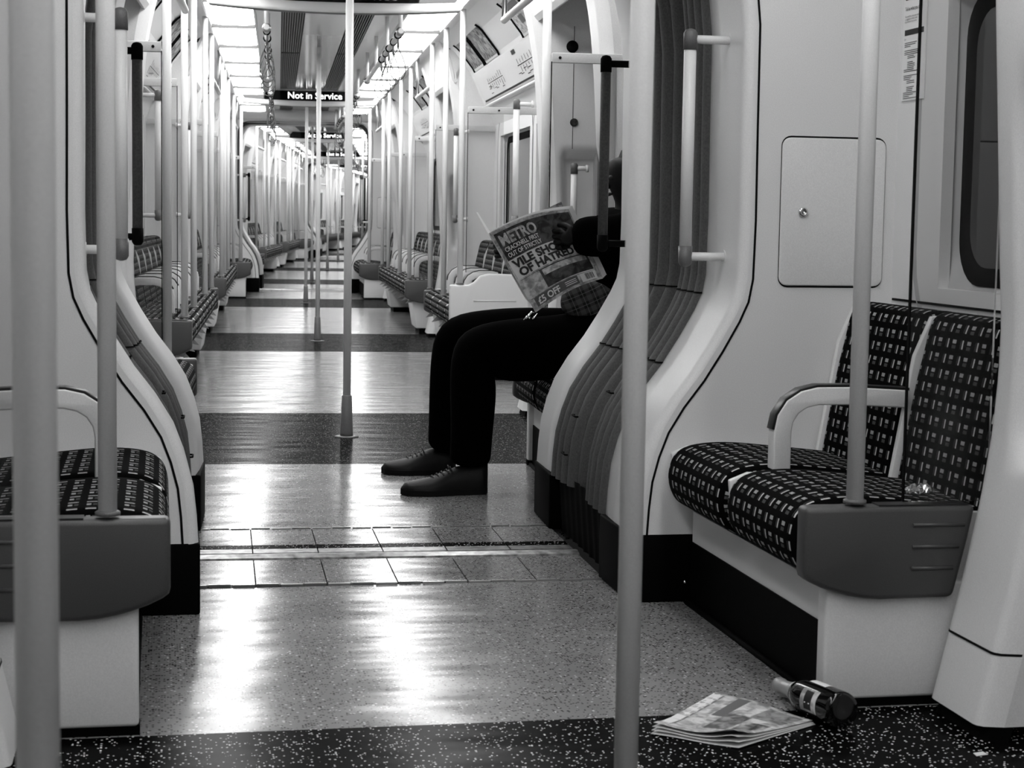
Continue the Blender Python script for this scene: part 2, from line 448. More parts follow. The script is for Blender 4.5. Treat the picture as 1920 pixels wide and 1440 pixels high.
def pillar(k, s, vb, d, hero=False):
    """door pillar: face at vb on the seat side, running d (signed) into the doorway"""
    pcount[0] += 1
    zs = [.03+2.17*i/(60 if hero else 24) for i in range((60 if hero else 24)+1)]
    nv = 22 if hero else 8
    W = .25
    def su(z, q):
        """q 0..1 across: rounded corners at both sides, a shallow hand recess in the middle"""
        u = pil_u(z)-.010
        e = .13
        if q < e: u += .05*(1-math.sqrt(max(0, 1-(1-q/e)**2)))
        if q > 1-e: u += .05*(1-math.sqrt(max(0, 1-((q-1+e)/e)**2)))
        if z > .52 and z < 1.32:
            a = min(1, (z-.52)/.10)*min(1, (1.32-z)/.2); a = a*a*(3-2*a)
            b = max(0, 1-abs(q-.66)/.30); b = b*b*(3-2*b)
            u += .10*a*b
        return u
    mb = MB()
    rows = [[(s*su(z, j/nv), vb+d*W*j/nv, z) for j in range(nv+1)] for z in zs]
    mb.grid(rows)
    mb.grid([[(s*su(z, 0), vb, z), (s*(WU+.02), vb, z)] for z in zs], smooth=False)
    def sm(x): x = max(0, min(1, x)); return x*x*(3-2*x)
    nt_ = 12
    mb.grid([[(s*lerp(su(z, 1), WU+.02, j/nt_), vb+d*(W-.075*sm((z-.72)/.10)*sm((1.33-z)/.035)*sm((j/nt_-.12)/.14)), z) for j in range(nt_+1)] for z in ([.03+2.17*i/60 for i in range(61)])])
    o = solo('trim_%d' % pcount[0], mb, 'panel_cream', None, None, k, (s*1.1, vb+d*W/2, 0), kind='structure')
    if hero:
        r = MB(); r.grid([[(s*(su(z, j/nv)-.0015), vb+d*W*j/nv, z) for j in range(nv+1)] for z in (.168, .173)], smooth=False)
        part('seam', r, 'seam_black', o)
    ln_ = MB(); ln_.box(min(s*1.128, s*1.131), max(s*1.128, s*1.131), min(vb+d*(W+.001), vb+d*(W-.002)), max(vb+d*(W+.001), vb+d*(W-.002)), 1.34, 1.94); part('panel_seam', ln_, 'seam_black', o)
    c = MB()
    c.grid([[(s*(su(z, j/nv)+.02), vb+d*W*j/nv, z) for j in range(nv+1)] for z in (.0, .03)]+[[(s*1.1, vb+d*W*j/nv, .03) for j in range(nv+1)]], smooth=False)
    part('kick_strip', c, 'kick_black', o)  # black put here for the shadow in the recess under the pillar
for k in (0, 1, 2, 3):
    v0, v1 = ENDS[k]
    segs = []; c = v0
    for a, b in DOORS[k]: segs.append((c, a)); c = b
    segs.append((c, v1))
    for s in (1, -1):
        m = MB()
        for (a, b) in segs:
            # windows in this bay
            L_ = b-a
            if k == 0 and a > -2.2: wins = [(a+.10, b-.285)]
            elif k and a < 1: wins = [(a+.40, b-.10)]
            elif k and b > 17: wins = [(a+.15, b-.45)]
            elif L_ > 3: wins = [(a+.35, (a+b)/2-.14), ((a+b)/2+.14, b-.35)]
            else: wins = [(a+.3, b-.3)]
            solid_profile(m, [(1.25, 0), (1.25, .84)], s, a, b)
            solid_profile(m, [(1.25, 1.57), (1.25, 1.66), (1.20, 1.78)], s, a, b)
            cuts = [a]+[x for w_ in wins for x in w_]+[b]
            for i in range(0, len(cuts), 2): solid_profile(m, [(1.25, .84), (1.25, 1.57)], s, cuts[i], cuts[i+1])
            solid_profile(m, [(1.20, 1.78), (1.165, 1.79)]+CANT, s, a, b)
            for (wa, wb) in wins: window(k, s, wa, wb)
        for (a, b) in DOORS[k]:
            # header box over the doorway with its deep soffit
            solid_profile(m, [(1.27, 1.95), (1.265, 2.13), (1.02, 2.15), (.985, 2.03), (.965, 1.965), (.95, 1.96), (.93, 1.985), (.90, 2.12), (.84, 2.25), (.775, 2.262)], s, a, b, t=.02)
            door(k, s, a, b)
            pillar(k, s, a+(.0), 1, hero=False) if not (k == 0) else None
            pillar(k, s, b, -1, hero=(k == 0)) 
            if k == 0: pillar(k, s, a, 1)
        solo('wall_right' if s > 0 else 'wall_left', m, 'panel_white', None, None, k, (s*WU, (v0+v1)/2, 0), kind='structure')
        for (a, b) in segs:
            if k <= 1:
                g_ = MB(); g_.box(min(s*(WU-.003), s*WU), max(s*(WU-.003), s*WU), a+.01, b-.01, .797, .803)
                solo('trim_%d' % (pcount[0]+500), g_, 'seam_black', None, None, k, (s*WU, (a+b)/2, .8), kind='structure'); pcount[0] += 1
# round door alarm speakers on the header soffits and leaves
for k in (0, 1, 2):
    for s in (1, -1):
        for i, (a, b) in enumerate(DOORS[k]):
            vv = b-.252
            for (nm_, uu, zz, rr, wd) in (('door_button', 1.135, 1.47, .020, 'small round black button'), ('alarm_speaker', 1.12, 1.84, .030, 'round black speaker')):
                m = MB(); m.lathe([(.0, 0), (rr, 0), (rr, .006), (.0, .007)], 20, Matrix.Translation((s*uu, vv, zz)) @ Matrix.Rotation(PI/2, 4, 'X'))
                solo(nm_, m, 'rubber_black', '%s on the %s pillar facing the camera, %s doorway, %s' % (wd, SIDE[s], ORD[i], CARN[k]), 'button' if rr < .025 else 'speaker', k, (s*uu, vv, zz))

# ------------------------------------------------------------------ ceilings
for k in (0, 1, 2, 3):
    v0, v1 = ENDS[k]
    m = MB()
    m.box(-.145, .145, v0, v1, 2.288, 2.31)
    for q in range(6): m.mi[len(m.f)-1-q] = 1
    for s in (1, -1):
        solid_profile(m, [(.30, 2.288), (.40, 2.28), (.455, 2.215)], -s, v0, v1, t=-.02) if False else None
        prof = [(s*.30, 2.288), (s*.42, 2.284), (s*.456, 2.245), (s*.456, 2.272), (s*.42, 2.31), (s*.30, 2.31)]
        m.prism([(p[0], p[1]) for p in prof], v0, v1, 1)
        m.prism([(s*.445, 2.264), (s*.79, 2.264), (s*.79, 2.30), (s*.445, 2.30)], v0, v1, 1)
        m.box(min(s*.145, s*.30), max(s*.145, s*.30), v0, v1, 2.30, 2.32)
        for q in range(6): m.mi[len(m.f)-1-q] = 2
    solo('ceiling', m, ['ceiling_white', 'ceiling_gloss', 'grille_black'], 'white ceiling with glossy middle strip, '+CARN[k], 'ceiling', k, (0, (v0+v1)/2, 2.29), kind='structure')
    # louvre strips
    if k in (1, 2):
        for s in (1, -1):
            for gi, (ga, gb) in enumerate(((v0+.1, 4.9), (5.4, 9.4), (9.5, 13.6), (14.3, v1-.1))):
                r = MB(); n = 9
                for i in range(n):
                    c = s*(.153+.145*i/n+.006); r.box(c-.0035, c+.0035, ga, gb, 2.285, 2.302)
                solo('ceiling_grille', r, 'grille_rib', 'slatted black ventilation strip %s of the ceiling middle, %s stretch of the %s' % (SIDE[s], ORD[gi], CARN[k]), 'vent', k, (s*.22, (ga+gb)/2, 2.285))

# ------------------------------------------------------------------ lamps
def lamp(k, s, v0, v1, matn):
    t = thing('ceiling_light', None, 'light', k, (s*.6, (v0+v1)/2, 2.2))
    d = MB(); d.prism(rrect(-.13, .13, 0, .03, .013, 3) if False else [(s*.472, 2.238), (s*.53, 2.230), (s*.69, 2.230), (s*.752, 2.238), (s*.752, 2.262), (s*.472, 2.262)], v0+.012, v1-.012, 1)
    part('diffuser', d, matn, t)
    f = MB()
    f.box(min(s*.458, s*.470), max(s*.458, s*.470), v0, v1, 2.222, 2.262); f.box(min(s*.755, s*.768), max(s*.755, s*.768), v0, v1, 2.222, 2.262)
    part('frame', f, 'ceiling_white', t)
    f = MB(); f.box(min(s*.470, s*.755), max(s*.470, s*.755), v0-.012, v0+.012, 2.212, 2.262)
    part('cross_bar', f, 'end_panel_grey', t)
    return t
proto_lamp = {}
def lamps(k, s, start, n, pitch, matn):
    for i in range(n):
        v = start+pitch*i+pitch/2
        key = (s, matn)
        lab = 'bright ceiling light panel, %s along the %s side of the %s' % (ORD[i], SIDE[s], CARN[k])
        if key not in proto_lamp:
            t = lamp(k, s, start+pitch*i, start+pitch*(i+1), matn); t['label'] = lab; proto_lamp[key] = t
        else: t = dup(proto_lamp[key], k, (s*.6, v, 2.2), lab)
        t['group'] = 'ceiling lights, %s side, %s' % (SIDE[s], CARN[k])
for s in (1, -1):
    lamps(0, s, -8.2, 5, 1.45, 'lamp_near')
    lamps(1, s, 1.1, 11, 1.45, 'lamp_far')
    lamps(2, s, 1.1, 11, 1.45, 'lamp_far')
    lamps(3, s, 1.1, 11, 1.45, 'lamp_far')

# ------------------------------------------------------------------ car ends: portals, seals, bellows, skirts
def portal(k, e, s, hero):
    """e=-1: end wall seen from its carriage at +v (far end); the opening profile with a deep jamb"""
    V0 = (-.74 if k == 0 else 17.64) if e < 0 else .74
    dV = .34 if e < 0 else -.34
    piv_k = k
    t = thing('wall_end', None, None, k, (s*.95, V0, 0), kind='structure')
    OPEN = globals()['OPEN'] if (k, e) in ((0, -1), (1, 1)) else OPEN_B
    rnd = .025
    m = MB()
    # face between opening and wall
    O_ = [(u+rnd, z) for u, z in OPEN]
    rows = []
    for (u, z) in O_:
        rows.append([(s*u, V0, z), (s*max(u, 1.28), V0, z)])
    rows = [[(s*O_[0][0], V0, .18), (s*1.28, V0, .18)]]+rows[1:]
    rows.append([(0, V0, 2.165), (s*1.28, V0, 2.34)])
    # build face with top closure
    fv = []; top = []
    m.grid([r for r in rows[:-1]], smooth=False)
    m.add([(0, V0, 2.16), (s*1.28, V0, 2.16), (s*1.28, V0, 2.35), (0, V0, 2.35)], [(0, 1, 2, 3)])
    # rounded lip then jamb
    def off(i, d, dv):
        a = OPEN[max(i-1, 0)]; b = OPEN[min(i+1, len(OPEN)-1)]
        dd = Vector((b[0]-a[0], b[1]-a[1])).normalized(); nn = Vector((dd.y, -dd.x))
        return (s*(OPEN[i][0]+nn.x*d), V0+dv, OPEN[i][1]+nn.y*d)
    sg = 1 if dV > 0 else -1
    strips = []
    for a in range(0, 7):
        th = a/6*PI/2
        strips.append([off(i, rnd*(1-math.sin(th)), sg*rnd*(1-math.cos(th))) for i in range(len(OPEN))])
    strips.append([off(i, .004, dV*.6) for i in range(len(OPEN))])
    strips.append([off(i, .012, dV) for i in range(len(OPEN))])
    strips.append([off(i, .09, dV) for i in range(len(OPEN))])
    m.grid(strips)
    part('end_panel', m, 'panel_white', t)
    if k and e < 0:
        li = MB(); li.grid([[(0, V0-a, z), (s*1.26, V0-a, z)] for a, z in ((.0, 2.158), (.04, 2.162), (.075, 2.185), (.095, 2.22), (.10, 2.26), (.085, 2.30), (.03, 2.335))])
        part('lintel', li, 'panel_white', t)
    # black base
    b = MB()
    vv = sorted((V0, V0+dV))
    b.box(min(s*.552, s*1.28), max(s*.552, s*1.28), vv[0]+.0, vv[1], 0, .18)
    part('kick_base', b, 'kick_black', t, bev=.006)
    # seal line
    q = MB(); pr = []
    e_ = V0-sg*.0015
    for i in range(len(OPEN)-5):
        pr.append((off(i, .036, 0), off(i, .042, 0)))
    q.grid([[(a[0], e_, a[2]), (b_[0], e_, b_[2])] for a, b_ in pr], smooth=False)
    part('rubber_seal', q, 'seam_black', t)
    if (hero and s > 0) or (k == 1 and e < 0):
        h = MB(); hh = rrect(1.002*.926+.006, 1.316*.926, .833, 1.216, .022, 5)
        def ringbox(mb, P, grow, vf, vb):
            n = len(P); cx = sum(p[0] for p in P)/n; cz = sum(p[1] for p in P)/n
        h.prism([(s*p[0], p[1]) for p in hh], V0-sg*.006, V0+sg*.001, 1)
        ho = part('hatch', h, 'panel_white', t, bev=.003)
        gm = MB(); g2 = rrect(.932, 1.2205, .828, 1.221, .026, 5); 
        n = len(g2); vs = [(s*p[0], V0-sg*.001, p[1]) for p in g2]+[(s*p[0], V0-sg*.001, p[1]) for p in rrect(.9365, 1.216, .8325, 1.2165, .022, 5)]
        gm.add(vs, [(i, (i+1) % n, n+(i+1) % n, n+i) for i in range(n)])
        part('hatch_gap', gm, 'seam_black', t)
        lk = MB(); lk.lathe([(.0, 0), (.013, 0), (.013, .004), (.010, .007), (.006, .007), (.006, .003), (.0, .003)], 24, Matrix.Translation((s*.994, V0-sg*.006, 1.024)) @ Matrix.Rotation(sg*PI/2, 4, 'X'))
        part('lock', lk, 'chrome', ho, label='round chrome budget lock')
    return t
for (k, e) in ((0, -1), (1, 1), (1, -1), (2, 1), (2, -1), (3, 1)):
    for s in (1, -1): portal(k, e, s, k == 0)
# bolts on the near black bases
for (s, pts) in ((1, ((.70, -.747, .055), (.78, -.747, .06))), (-1, ((-.68, -.747, .05),))):
    for p in pts:
        m = MB(); m.lathe([(0, 0), (.006, 0), (.004, .003), (0, .004)], 12, Matrix.Translation(p) @ Matrix.Rotation(PI/2, 4, 'X'))
        solo('bolt_head', m, 'chrome', 'small shiny bolt head on the %s black gangway base' % SIDE[s], 'bolt', 0, p, group='bolt heads on the gangway base')

def bellows(k, s):
    near = NTH[k]
    t = thing('gangway_bellows', 'ribbed grey rubber gangway bellows on the %s side of the %s gangway' % (SIDE[s], near), 'gangway bellows', k, (s*.8, 0, 0), half=True)
    P = (OPEN if k == 1 else OPEN_B)[:-1]
    for hi, (va, vb) in enumerate(((-.40, -.02), (.02, .40))):
        ribs = 5; per = 10
        cols = []
        for j in range(ribs*per+1):
            q = j/(ribs*per); v = lerp(va, vb, q); ph = (q*ribs) % 1
            # rounded pleats with sharp valleys
            d = .026*(1-math.sqrt(abs(math.sin(PI*ph)))) if True else 0
            # the bellows sink away from the portal toward the middle fold
            ed = (q if hi == 0 else 1-q); d += .010+.055*ed**5
            cols.append((v, d, q))
        rows = []
        for i in range(len(P)):
            a = P[max(i-1, 0)]; b = P[min(i+1, len(P)-1)]
            dd = Vector((b[0]-a[0], b[1]-a[1])).normalized(); nn = Vector((dd.y, -dd.x))
            step = (.0 if P[i][1] > .80 else .008) + (.0 if P[i][1] > .60 else .0)
            rows.append([(s*(P[i][0]+nn.x*d-step*0), v, P[i][1]+nn.y*d) for (v, d, q) in cols])
        m = MB(); m.grid(rows)
        part('bellows_half', m, 'bellows_grey', t)
        # overlap seams
        for zz in (.80, .605):
            sm = MB()
            for i in range(len(P)-1):
                if P[i][1] <= zz <= P[i+1][1]:
                    f = (zz-P[i][1])/(P[i+1][1]-P[i][1]); u = lerp(P[i][0], P[i+1][0], f)
                    rr = [[(s*(u+d-.003), v, zz-.003) for (v, d, q) in cols], [(s*(u+d-.001), v, zz+.001) for (v, d, q) in cols]]
                    sm.grid(rr, smooth=False)
            part('lap_seam', sm, 'seam_black', t)
    # middle fold wall
    c = MB()
    c.grid([[(s*(u+.10), -.05, z), (s*(u+.10), .05, z)] for u, z in P])
    part('centre_fold', c, 'rubber_black', t)
    # ribbed black skirt
    k_ = MB(); n = 60; rows = []
    for zz, du in ((0, .045), (.20, .03)):
        rows.append([(s*(.556+du+.007*abs(math.sin(PI*10*j/n))), lerp(-.42, .42, j/n), zz) for j in range(n+1)])
    k_.grid(rows)
    part('skirt', k_, 'rubber_black', t)
    # belt clips on the lower bellows
    if k == 1:
        for (vv, zz) in ((-.18, .50), (.10, .40), (.13, .28)):
            i = max(q for q in range(len(P)-1) if P[q][1] <= zz); f = (zz-P[i][1])/(P[i+1][1]-P[i][1]); u = lerp(P[i][0], P[i+1][0], f)
            h = MB(); h.tube([(s*(u+.004), vv-.03, zz), (s*(u-.004), vv-.028, zz), (s*(u-.004), vv+.028, zz), (s*(u+.004), vv+.03, zz)], .003, 6)
            part('strap_loop', h, 'rubber_black', t)
for k in (1, 2, 3):
    for s in (1, -1): bellows(k, s)
# roof of each gangway
for k in (1, 2, 3):
    m = MB(); m.box(-.9, .9, -.40, .40, 2.17, 2.2)
    solo('ceiling', m, 'lining', None, None, k, (0, 0, 2.17), kind='structure', half=True)
# gangway floor plates
def threshold(k):
    t = thing('gangway_threshold', 'metal floor plates bridging the %s gangway' % NTH[k], 'floor plate', k, (0, 0, 0), half=True)
    b = MB(); b.box(-.578, .578, -.46, .47, -.05, -.006)
    part('base_plate', b, 'seam_black', t)
    a = MB(); xs = [-.576+.192*i for i in range(7)]
    for i in range(6):
        a.box(xs[i]+.0018, xs[i+1]-.0018, -.415, -.075, -.006, .003)
    part('near_plates', a, 'floor_light', t)
    a = MB()
    for i in range(6): a.box(xs[i]+.0018, xs[i+1]-.0018, .16, .43, -.006, .003)
    part('far_plates', a, 'floor_light', t)
    a = MB()
    for i in range(6): a.box(xs[i]+.0018, xs[i+1]-.0018, .095, .157, -.006, .004)
    part('grip_strip', a, 'floor_dark', t)
    a = MB()
    for i in range(6): a.box(xs[i]+.0018, xs[i+1]-.0018, .03, .093, -.006, .004)
    part('bright_strip', a, 'steel_plate', t)
    a = MB(); pr = [(-.072, -.006), (-.06, .006), (-.03, .012), (.0, .008), (.018, -.006)]
    a.prism(pr, -.576, .576, 0)
    part('ramp_plate', a, 'steel_plate', t)
    # hinge knuckles
 
    n = 18
    for (vv, o) in ((-.425, 0), (.44, 0)):
        h = MB()
        for i in range(n):
            x0 = -.576+1.152*i/n; 
            dv = .004 if i % 2 else -.004
            h.box(x0+.003, x0+1.152/n-.003, vv+dv-.003, vv+dv+.003, -.004, .006)
        part('hinge', h, 'steel', t)
for k in (1, 2, 3): threshold(k)

# ------------------------------------------------------------------ benches
CU = [(.685, .262), (.650, .285), (.632, .325), (.632, .365), (.648, .402), (.69, .425), (.78, .432), (.92, .42), (1.06, .405)]
BK = [(1.045, .395), (1.062, .50), (1.082, .62), (1.10, .70), (1.112, .755), (1.128, .785), (1.16, .795), (1.22, .79)]
def plen(P):
    L_ = [0]
    for a, b in zip(P, P[1:]): L_.append(L_[-1]+math.dist(a, b))
    return L_
def upholstered(mb, P, s, v0, v1, hero, ends_r=.035, back=None):
    """cloth surface over profile P between v0,v1 with rolled ends; back = closing profile"""
    # refine the profile
    Q = []
    sub = 5 if hero else 2
    for q in range(len(P)-1):
        p0, p1, p2, p3 = P[max(q-1, 0)], P[q], P[q+1], P[min(q+2, len(P)-1)]
        for i in range(sub):
            x = i/sub
            Q.append(tuple(.5*(2*p1[c]+(p2[c]-p0[c])*x+(2*p0[c]-5*p1[c]+4*p2[c]-p3[c])*x*x+(3*p1[c]-p0[c]-3*p2[c]+p3[c])*x**3) for c in (0, 1)))
    Q.append(P[-1])
    L_ = plen(Q); n = len(Q)
    N2 = []
    for i in range(n):
        a = Q[max(i-1, 0)]; b = Q[min(i+1, n-1)]; d = Vector((b[0]-a[0], b[1]-a[1])).normalized(); N2.append(Vector((d.y, -d.x)) )
    ns = 10 if hero else 4
    cols = []
    r = ends_r
    m_ = 5 if hero else 2
    for i in range(m_+1):
        th = i/m_*PI/2; cols.append((v0+r*(1-math.sin(PI/2-th) if False else (1-math.cos(th))) if False else v0+r*(1-math.cos(th)), r*(1-math.sin(th))))
    for i in range(1, ns): cols.append((lerp(v0+r, v1-r, i/ns), 0))
    for i in range(m_+1):
        th = PI/2-i/m_*PI/2; cols.append((v1-r*(1-math.cos(th)), r*(1-math.sin(th))))
    rows = []
    for i in range(n):
        rows.append([(s*(Q[i][0]+N2[i].x*inn), v, Q[i][1]+N2[i].y*inn) for (v, inn) in cols])
    ln = [0]
    for a, b in zip(cols, cols[1:]): ln.append(ln[-1]+math.dist(a, b))
    mb.grid(rows, uvf=lambda i, j: (ln[j], L_[i]))
    # side closures toward the core
    c = (sum(q[0] for q in Q)/n, sum(q[1] for q in Q)/n)
    for ci in (0, -1):
        v = cols[ci][0]; ring = [rows[i][ci] for i in range(n)]
        if back: ring += [(s*b[0], v, b[1]) for b in back]
        mb.add(ring, [tuple(range(len(ring)))], [[(0.02, 0.02)]*len(ring)])
def bench(k, s, v0, v1, n, ends, label, group=None, hero=False, light_end=None, legs=False, arms=True, armskip=()):
    du, dz = (.11, .035) if legs else (0, 0)      # the long benches stand farther back and a little higher
    CU, BK = [(a+du*.99 if a < 1.05 else a, b+dz) for a, b in globals()['CU']], [(a+du*.2, b+dz) for a, b in globals()['BK']]
    t = thing('seat_bench', label, 'bench', k, (s*.9, (v0+v1)/2, 0), group)
    pitch = (v1-v0)/n
    for i in range(n):
        a, b = v0+pitch*i+.012, v0+pitch*(i+1)-.012
        c = MB(); upholstered(c, CU, s, a, b, hero, back=[(1.06, .33), (.75, .26)])
        part('seat_cushion', c, 'moquette', t)
        c = MB(); upholstered(c, BK, s, a, b, hero, ends_r=.03, back=[(1.22, .42), (1.1, .38)])
        part('backrest', c, 'moquette', t)
    for i in range(n+1):      # white shell fins between the places
        sh = MB()
        vv = v0+pitch*i; w_ = .009
        vv = min(max(vv, v0+w_), v1-w_)
        sh.prism([(s*(.655+du), .30+dz), (s*(.645+du), .40+dz), (s*(.69+du), .418+dz), (s*(1.04+du*.4), .40+dz), (s*(1.09+du*.2), .69+dz), (s*(1.13+du*.2), .782+dz), (s*1.245, .79+dz), (s*1.245, .26+dz), (s*(.69+du), .262+dz)], vv-w_, vv+w_, 1)
        part('seat_shell', sh, 'panel_white', t, bev=.003 if hero else 0)
    if arms:
        for i in range(1, n):
            if i in armskip: continue
            vv = v0+pitch*i
            path = [(a+du, b+dz) for a, b in ((.763, .425), (.763, .515), (.769, .546), (.787, .574), (.815, .592), (.85, .600), (.93, .600), (1.075-du, .592))]
            def armribbon(mb, off0, off1, w_):
                m = len(path); top = []; bot = []
                for j, p in enumerate(path):
                    a = path[max(j-1, 0)]; b = path[min(j+1, m-1)]; d = Vector((b[0]-a[0], b[1]-a[1])).normalized(); nn = Vector((-d.y, d.x))
                    top.append((s*(p[0]+nn.x*off1), p[1]+nn.y*off1)); bot.append((s*(p[0]+nn.x*off0), p[1]+nn.y*off0))
                mb.prism(top+bot[::-1], vv-w_, vv+w_, 1)
            A = MB(); armribbon(A, -.024, .018, .022)
            ao = part('armrest', A, 'panel_white', t, bev=.004)
            B_ = MB(); path_full = path; path = path[1 if s > 0 else 2:]; armribbon(B_, .016, .024, .019); path = path_full
            part('arm_pad', B_, 'pad_black', ao, bev=.002)
    # ends
    for e in ends:
        lo = (e == 'lo'); d = -1 if lo else 1; vf = v0 if lo else v1
        lit = (light_end == e)
        P = [(a+du, b+dz) for a, b in ((.63, .424), (1.0, .424), (.985, .35), (.957, .232), (.80, .230), (.765, .233), (.73, .239), (.70, .247), (.67, .258), (.645, .270), (.633, .279), (.63, .290))]
        if lit: P = [(.715, .585), (.83, .585), (.86, .60), (.90, .64), (.95, .655), (1.2, .65), (1.2, .12), (.85, .12), (.735, .30), (.715, .33)]
        m = MB(); m.prism([(s*p[0], p[1]) for p in P], min(vf, vf+d*.055), max(vf, vf+d*.055), 1)
        po = part('end_panel', m, 'end_panel_light' if lit else 'end_panel_grey', t, bev=.012, label='light grey end panel with a raised back' if lit else None)
        gr = MB()
        for zz in ((.385+dz, .34+dz, .295+dz) if not lit else (.49, .40)):
            ua, ub = (.862+du, .975+du-(.385+dz-zz)*.25) if not lit else (.86, 1.12)
            x0, x1 = min(s*ua, s*ub), max(s*ua, s*ub)
            # an incised bar: dark slot with a raised lower lip
            gr = MB(); gr.tube([(x0, vf+d*.0555, zz), (x1, vf+d*.0555, zz)], .0042, 8)
            part('groove', gr, 'end_panel_grey' if not lit else 'end_panel_light', po)
        if lit: continue
        ins = MB(); ins.box(min(s*.79, s*.985), max(s*.79, s*.985), min(vf+d*.008, vf+d*.048), max(vf+d*.008, vf+d*.048), .4235+dz, .4265+dz)
        part('top_inlay', ins, 'pad_black', po)
    # underframe
    if not legs:
        a = MB(); a.box(min(s*.712, s*.73), max(s*.712, s*.73), v0-.0, v1, .165, .30)
        a.box(min(s*.712, s*1.2), max(s*.712, s*1.2), v0, v1, .245, .262)
        part('apron', a, 'panel_cream', t)
        b = MB(); b.box(min(s*.708, s*1.2), max(s*.708, s*1.2), v0, v1, 0, .165)
        part('kick_board', b, 'kick_black', t)
        bs = MB(); bs.tube([(s*.70, v0, .004), (s*.70, v1, .004)], .008, 6)
        part('kick_strip', bs, 'rubber_black', t)
        for e in ends:
            lo = (e == 'lo'); vf = v0 if lo else v1; d = -1 if lo else 1
            q = MB(); q.prism([(s*.690, .018), (s*.690, .26), (s*1.06, .26), (s*1.06, .018)], min(vf-d*.02, vf+d*.028), max(vf-d*.02, vf+d*.028), 1)
            part('plinth', q, 'panel_cream', t, bev=.008)
            q = MB(); q.prism([(s*.688, .0), (s*.688, .02), (s*1.06, .02), (s*1.06, .0)], min(vf-d*.02, vf+d*.022), max(vf-d*.02, vf+d*.022), 1)
            part('plinth_foot', q, 'kick_black', t)
    else:
        for (a_, b_) in ((v0+.02, v0+.5), (v1-.5, v1-.02)):
            q = MB(); q.prism([(s*.80, .295), (s*.84, .05), (s*1.2, .05), (s*1.2, .295)], a_, b_, 1)
            part('plinth', q, 'panel_cream', t, bev=.01)
            q = MB(); q.box(min(s*.87, s*1.2), max(s*.87, s*1.2), a_+.01, b_-.01, 0, .05)
            part('plinth_foot', q, 'kick_black', t)
        q = MB(); q.box(min(s*.9, s*1.2), max(s*.9, s*1.2), v0+.03, v1-.03, .275, .297)
        part('seat_pan', q, 'kick_black', t)
        q = MB(); q.box(min(s*1.15, s*1.24), max(s*1.15, s*1.24), v0, v1, 0, .40)
        part('back_board', q, 'kick_black', t)
    return t
bench(0, 1, -1.745, -.765, 2, ['lo'], 'patterned two-seat bench at right in the foreground with looped armrest', hero=True)
bench(0, -1, -1.745, -.765, 2, ['lo'], 'patterned two-seat bench at left in the foreground behind the thick pole', hero=True)
bench(0, 1, -6.6, -3.75, 5, ['hi'], 'long patterned bench behind the camera on the right', legs=True)
bench(0, -1, -6.6, -3.75, 5, ['hi'], 'long patterned bench behind the camera on the left', legs=True)
for k in (1, 2, 3):
    c = CARN[k]
    bench(k, 1, .765, 1.90, 2, ['hi'], 'two-seat bench just past the %s gangway on the right%s' % (NTH[k], ', the reader sits on it' if k == 1 else ''), hero=(k == 1))
    bench(k, -1, .765, 1.90, 2, ['hi'], 'two-seat bench just past the %s gangway on the left' % NTH[k], hero=(k == 1))
    bench(k, 1, 5.60, 7.75, 4, ['lo', 'hi'], 'four-seat bench with pale raised end panel, right side of the '+c, legs=True, light_end='lo')
    bench(k, -1, 3.90, 7.75, 8, ['lo', 'hi'], 'long bench with looped armrests before the middle doors, left of the '+c, legs=True)
    bench(k, 1, 9.8, 13.75, 8, ['lo', 'hi'], 'long bench past the middle doors, right side of the '+c, legs=True)
    bench(k, -1, 9.8, 13.75, 8, ['lo', 'hi'], 'long bench past the middle doors, left side of the '+c, legs=True)
    bench(k, 1, 15.95, 17.60, 3, ['lo'], 'three-seat bench at the far right end of the '+c)
    bench(k, -1, 15.95, 17.60, 3, ['lo'], 'three-seat bench at the far left end of the '+c)

# ------------------------------------------------------------------ poles
def pole(k, u, v, z0, z1, label, group=None, foot=False, r=.0175, sleeve=False):
    t = thing('grab_pole', label, 'pole', k, (u, v, z0), group)
    m = MB(); m.tube([(u, v, z0), (u, v, z1)], r, 28)
    part('tube', m, 'pole_paint', t)
    c = MB(); c.lathe([(r+.001, 0), (r+.006, 0), (r+.006, .006), (r+.001, .009)], 28, Matrix.Translation((u, v, z0)))
    part('collar', c, 'pole_cap' if not foot else 'steel', t)
    if foot:
        f = MB(); f.tube([(u, v, z0+.005), (u, v, z0+.02), (u, v, z0+.185), (u, v, z0+.19)], [r+.012, r+.011, r+.005, r], 28)
        f.lathe([(.055, 0), (.055, .003), (.035, .006)], 28, Matrix.Translation((u, v, z0)))
        part('foot_sleeve', f, 'pole_cap', t)
    return t
pole(0, -.806*.926, -3.72, .463, 2.225, 'thick pale pole closest to the camera at far left')
pole(0, -.746, -1.775, .429, 2.225, 'pale pole rising from the left foreground bench end')
pole(0, .744, -1.775, .429, 2.225, 'pale pole rising from the right foreground bench end')
pole(0, .746, -3.72, .463, 2.225, 'pale pole on the right bench end just out of view beside the camera')
pole(0, .026, -2.69, 0, 2.29, 'tall pale centre pole in the foreground, right of the reader', foot=True)
CP = {1: (2.82, 8.93, 15.0), 2: (2.82, 8.93, 15.0)}
nm = {1: ['centre floor pole in the first dark floor band past the gangway', 'centre floor pole in the second dark floor band, behind the nearest centre one', 'centre floor pole in the third dark floor band, thin and far'],
      2: ['far centre pole in the third carriage, first of its row', 'far centre pole in the third carriage, second of its row', 'far centre pole in the third carriage, third of its row']}
for k in (1, 2):
    for i, v in enumerate(CP[k]): pole(k, -.005, v, 0, 2.288, nm[k][i], foot=True, group='centre poles')
RP = [1.93, 5.57, 6.65, 7.72, 9.80, 11.0, 12.7, 13.75, 15.92]
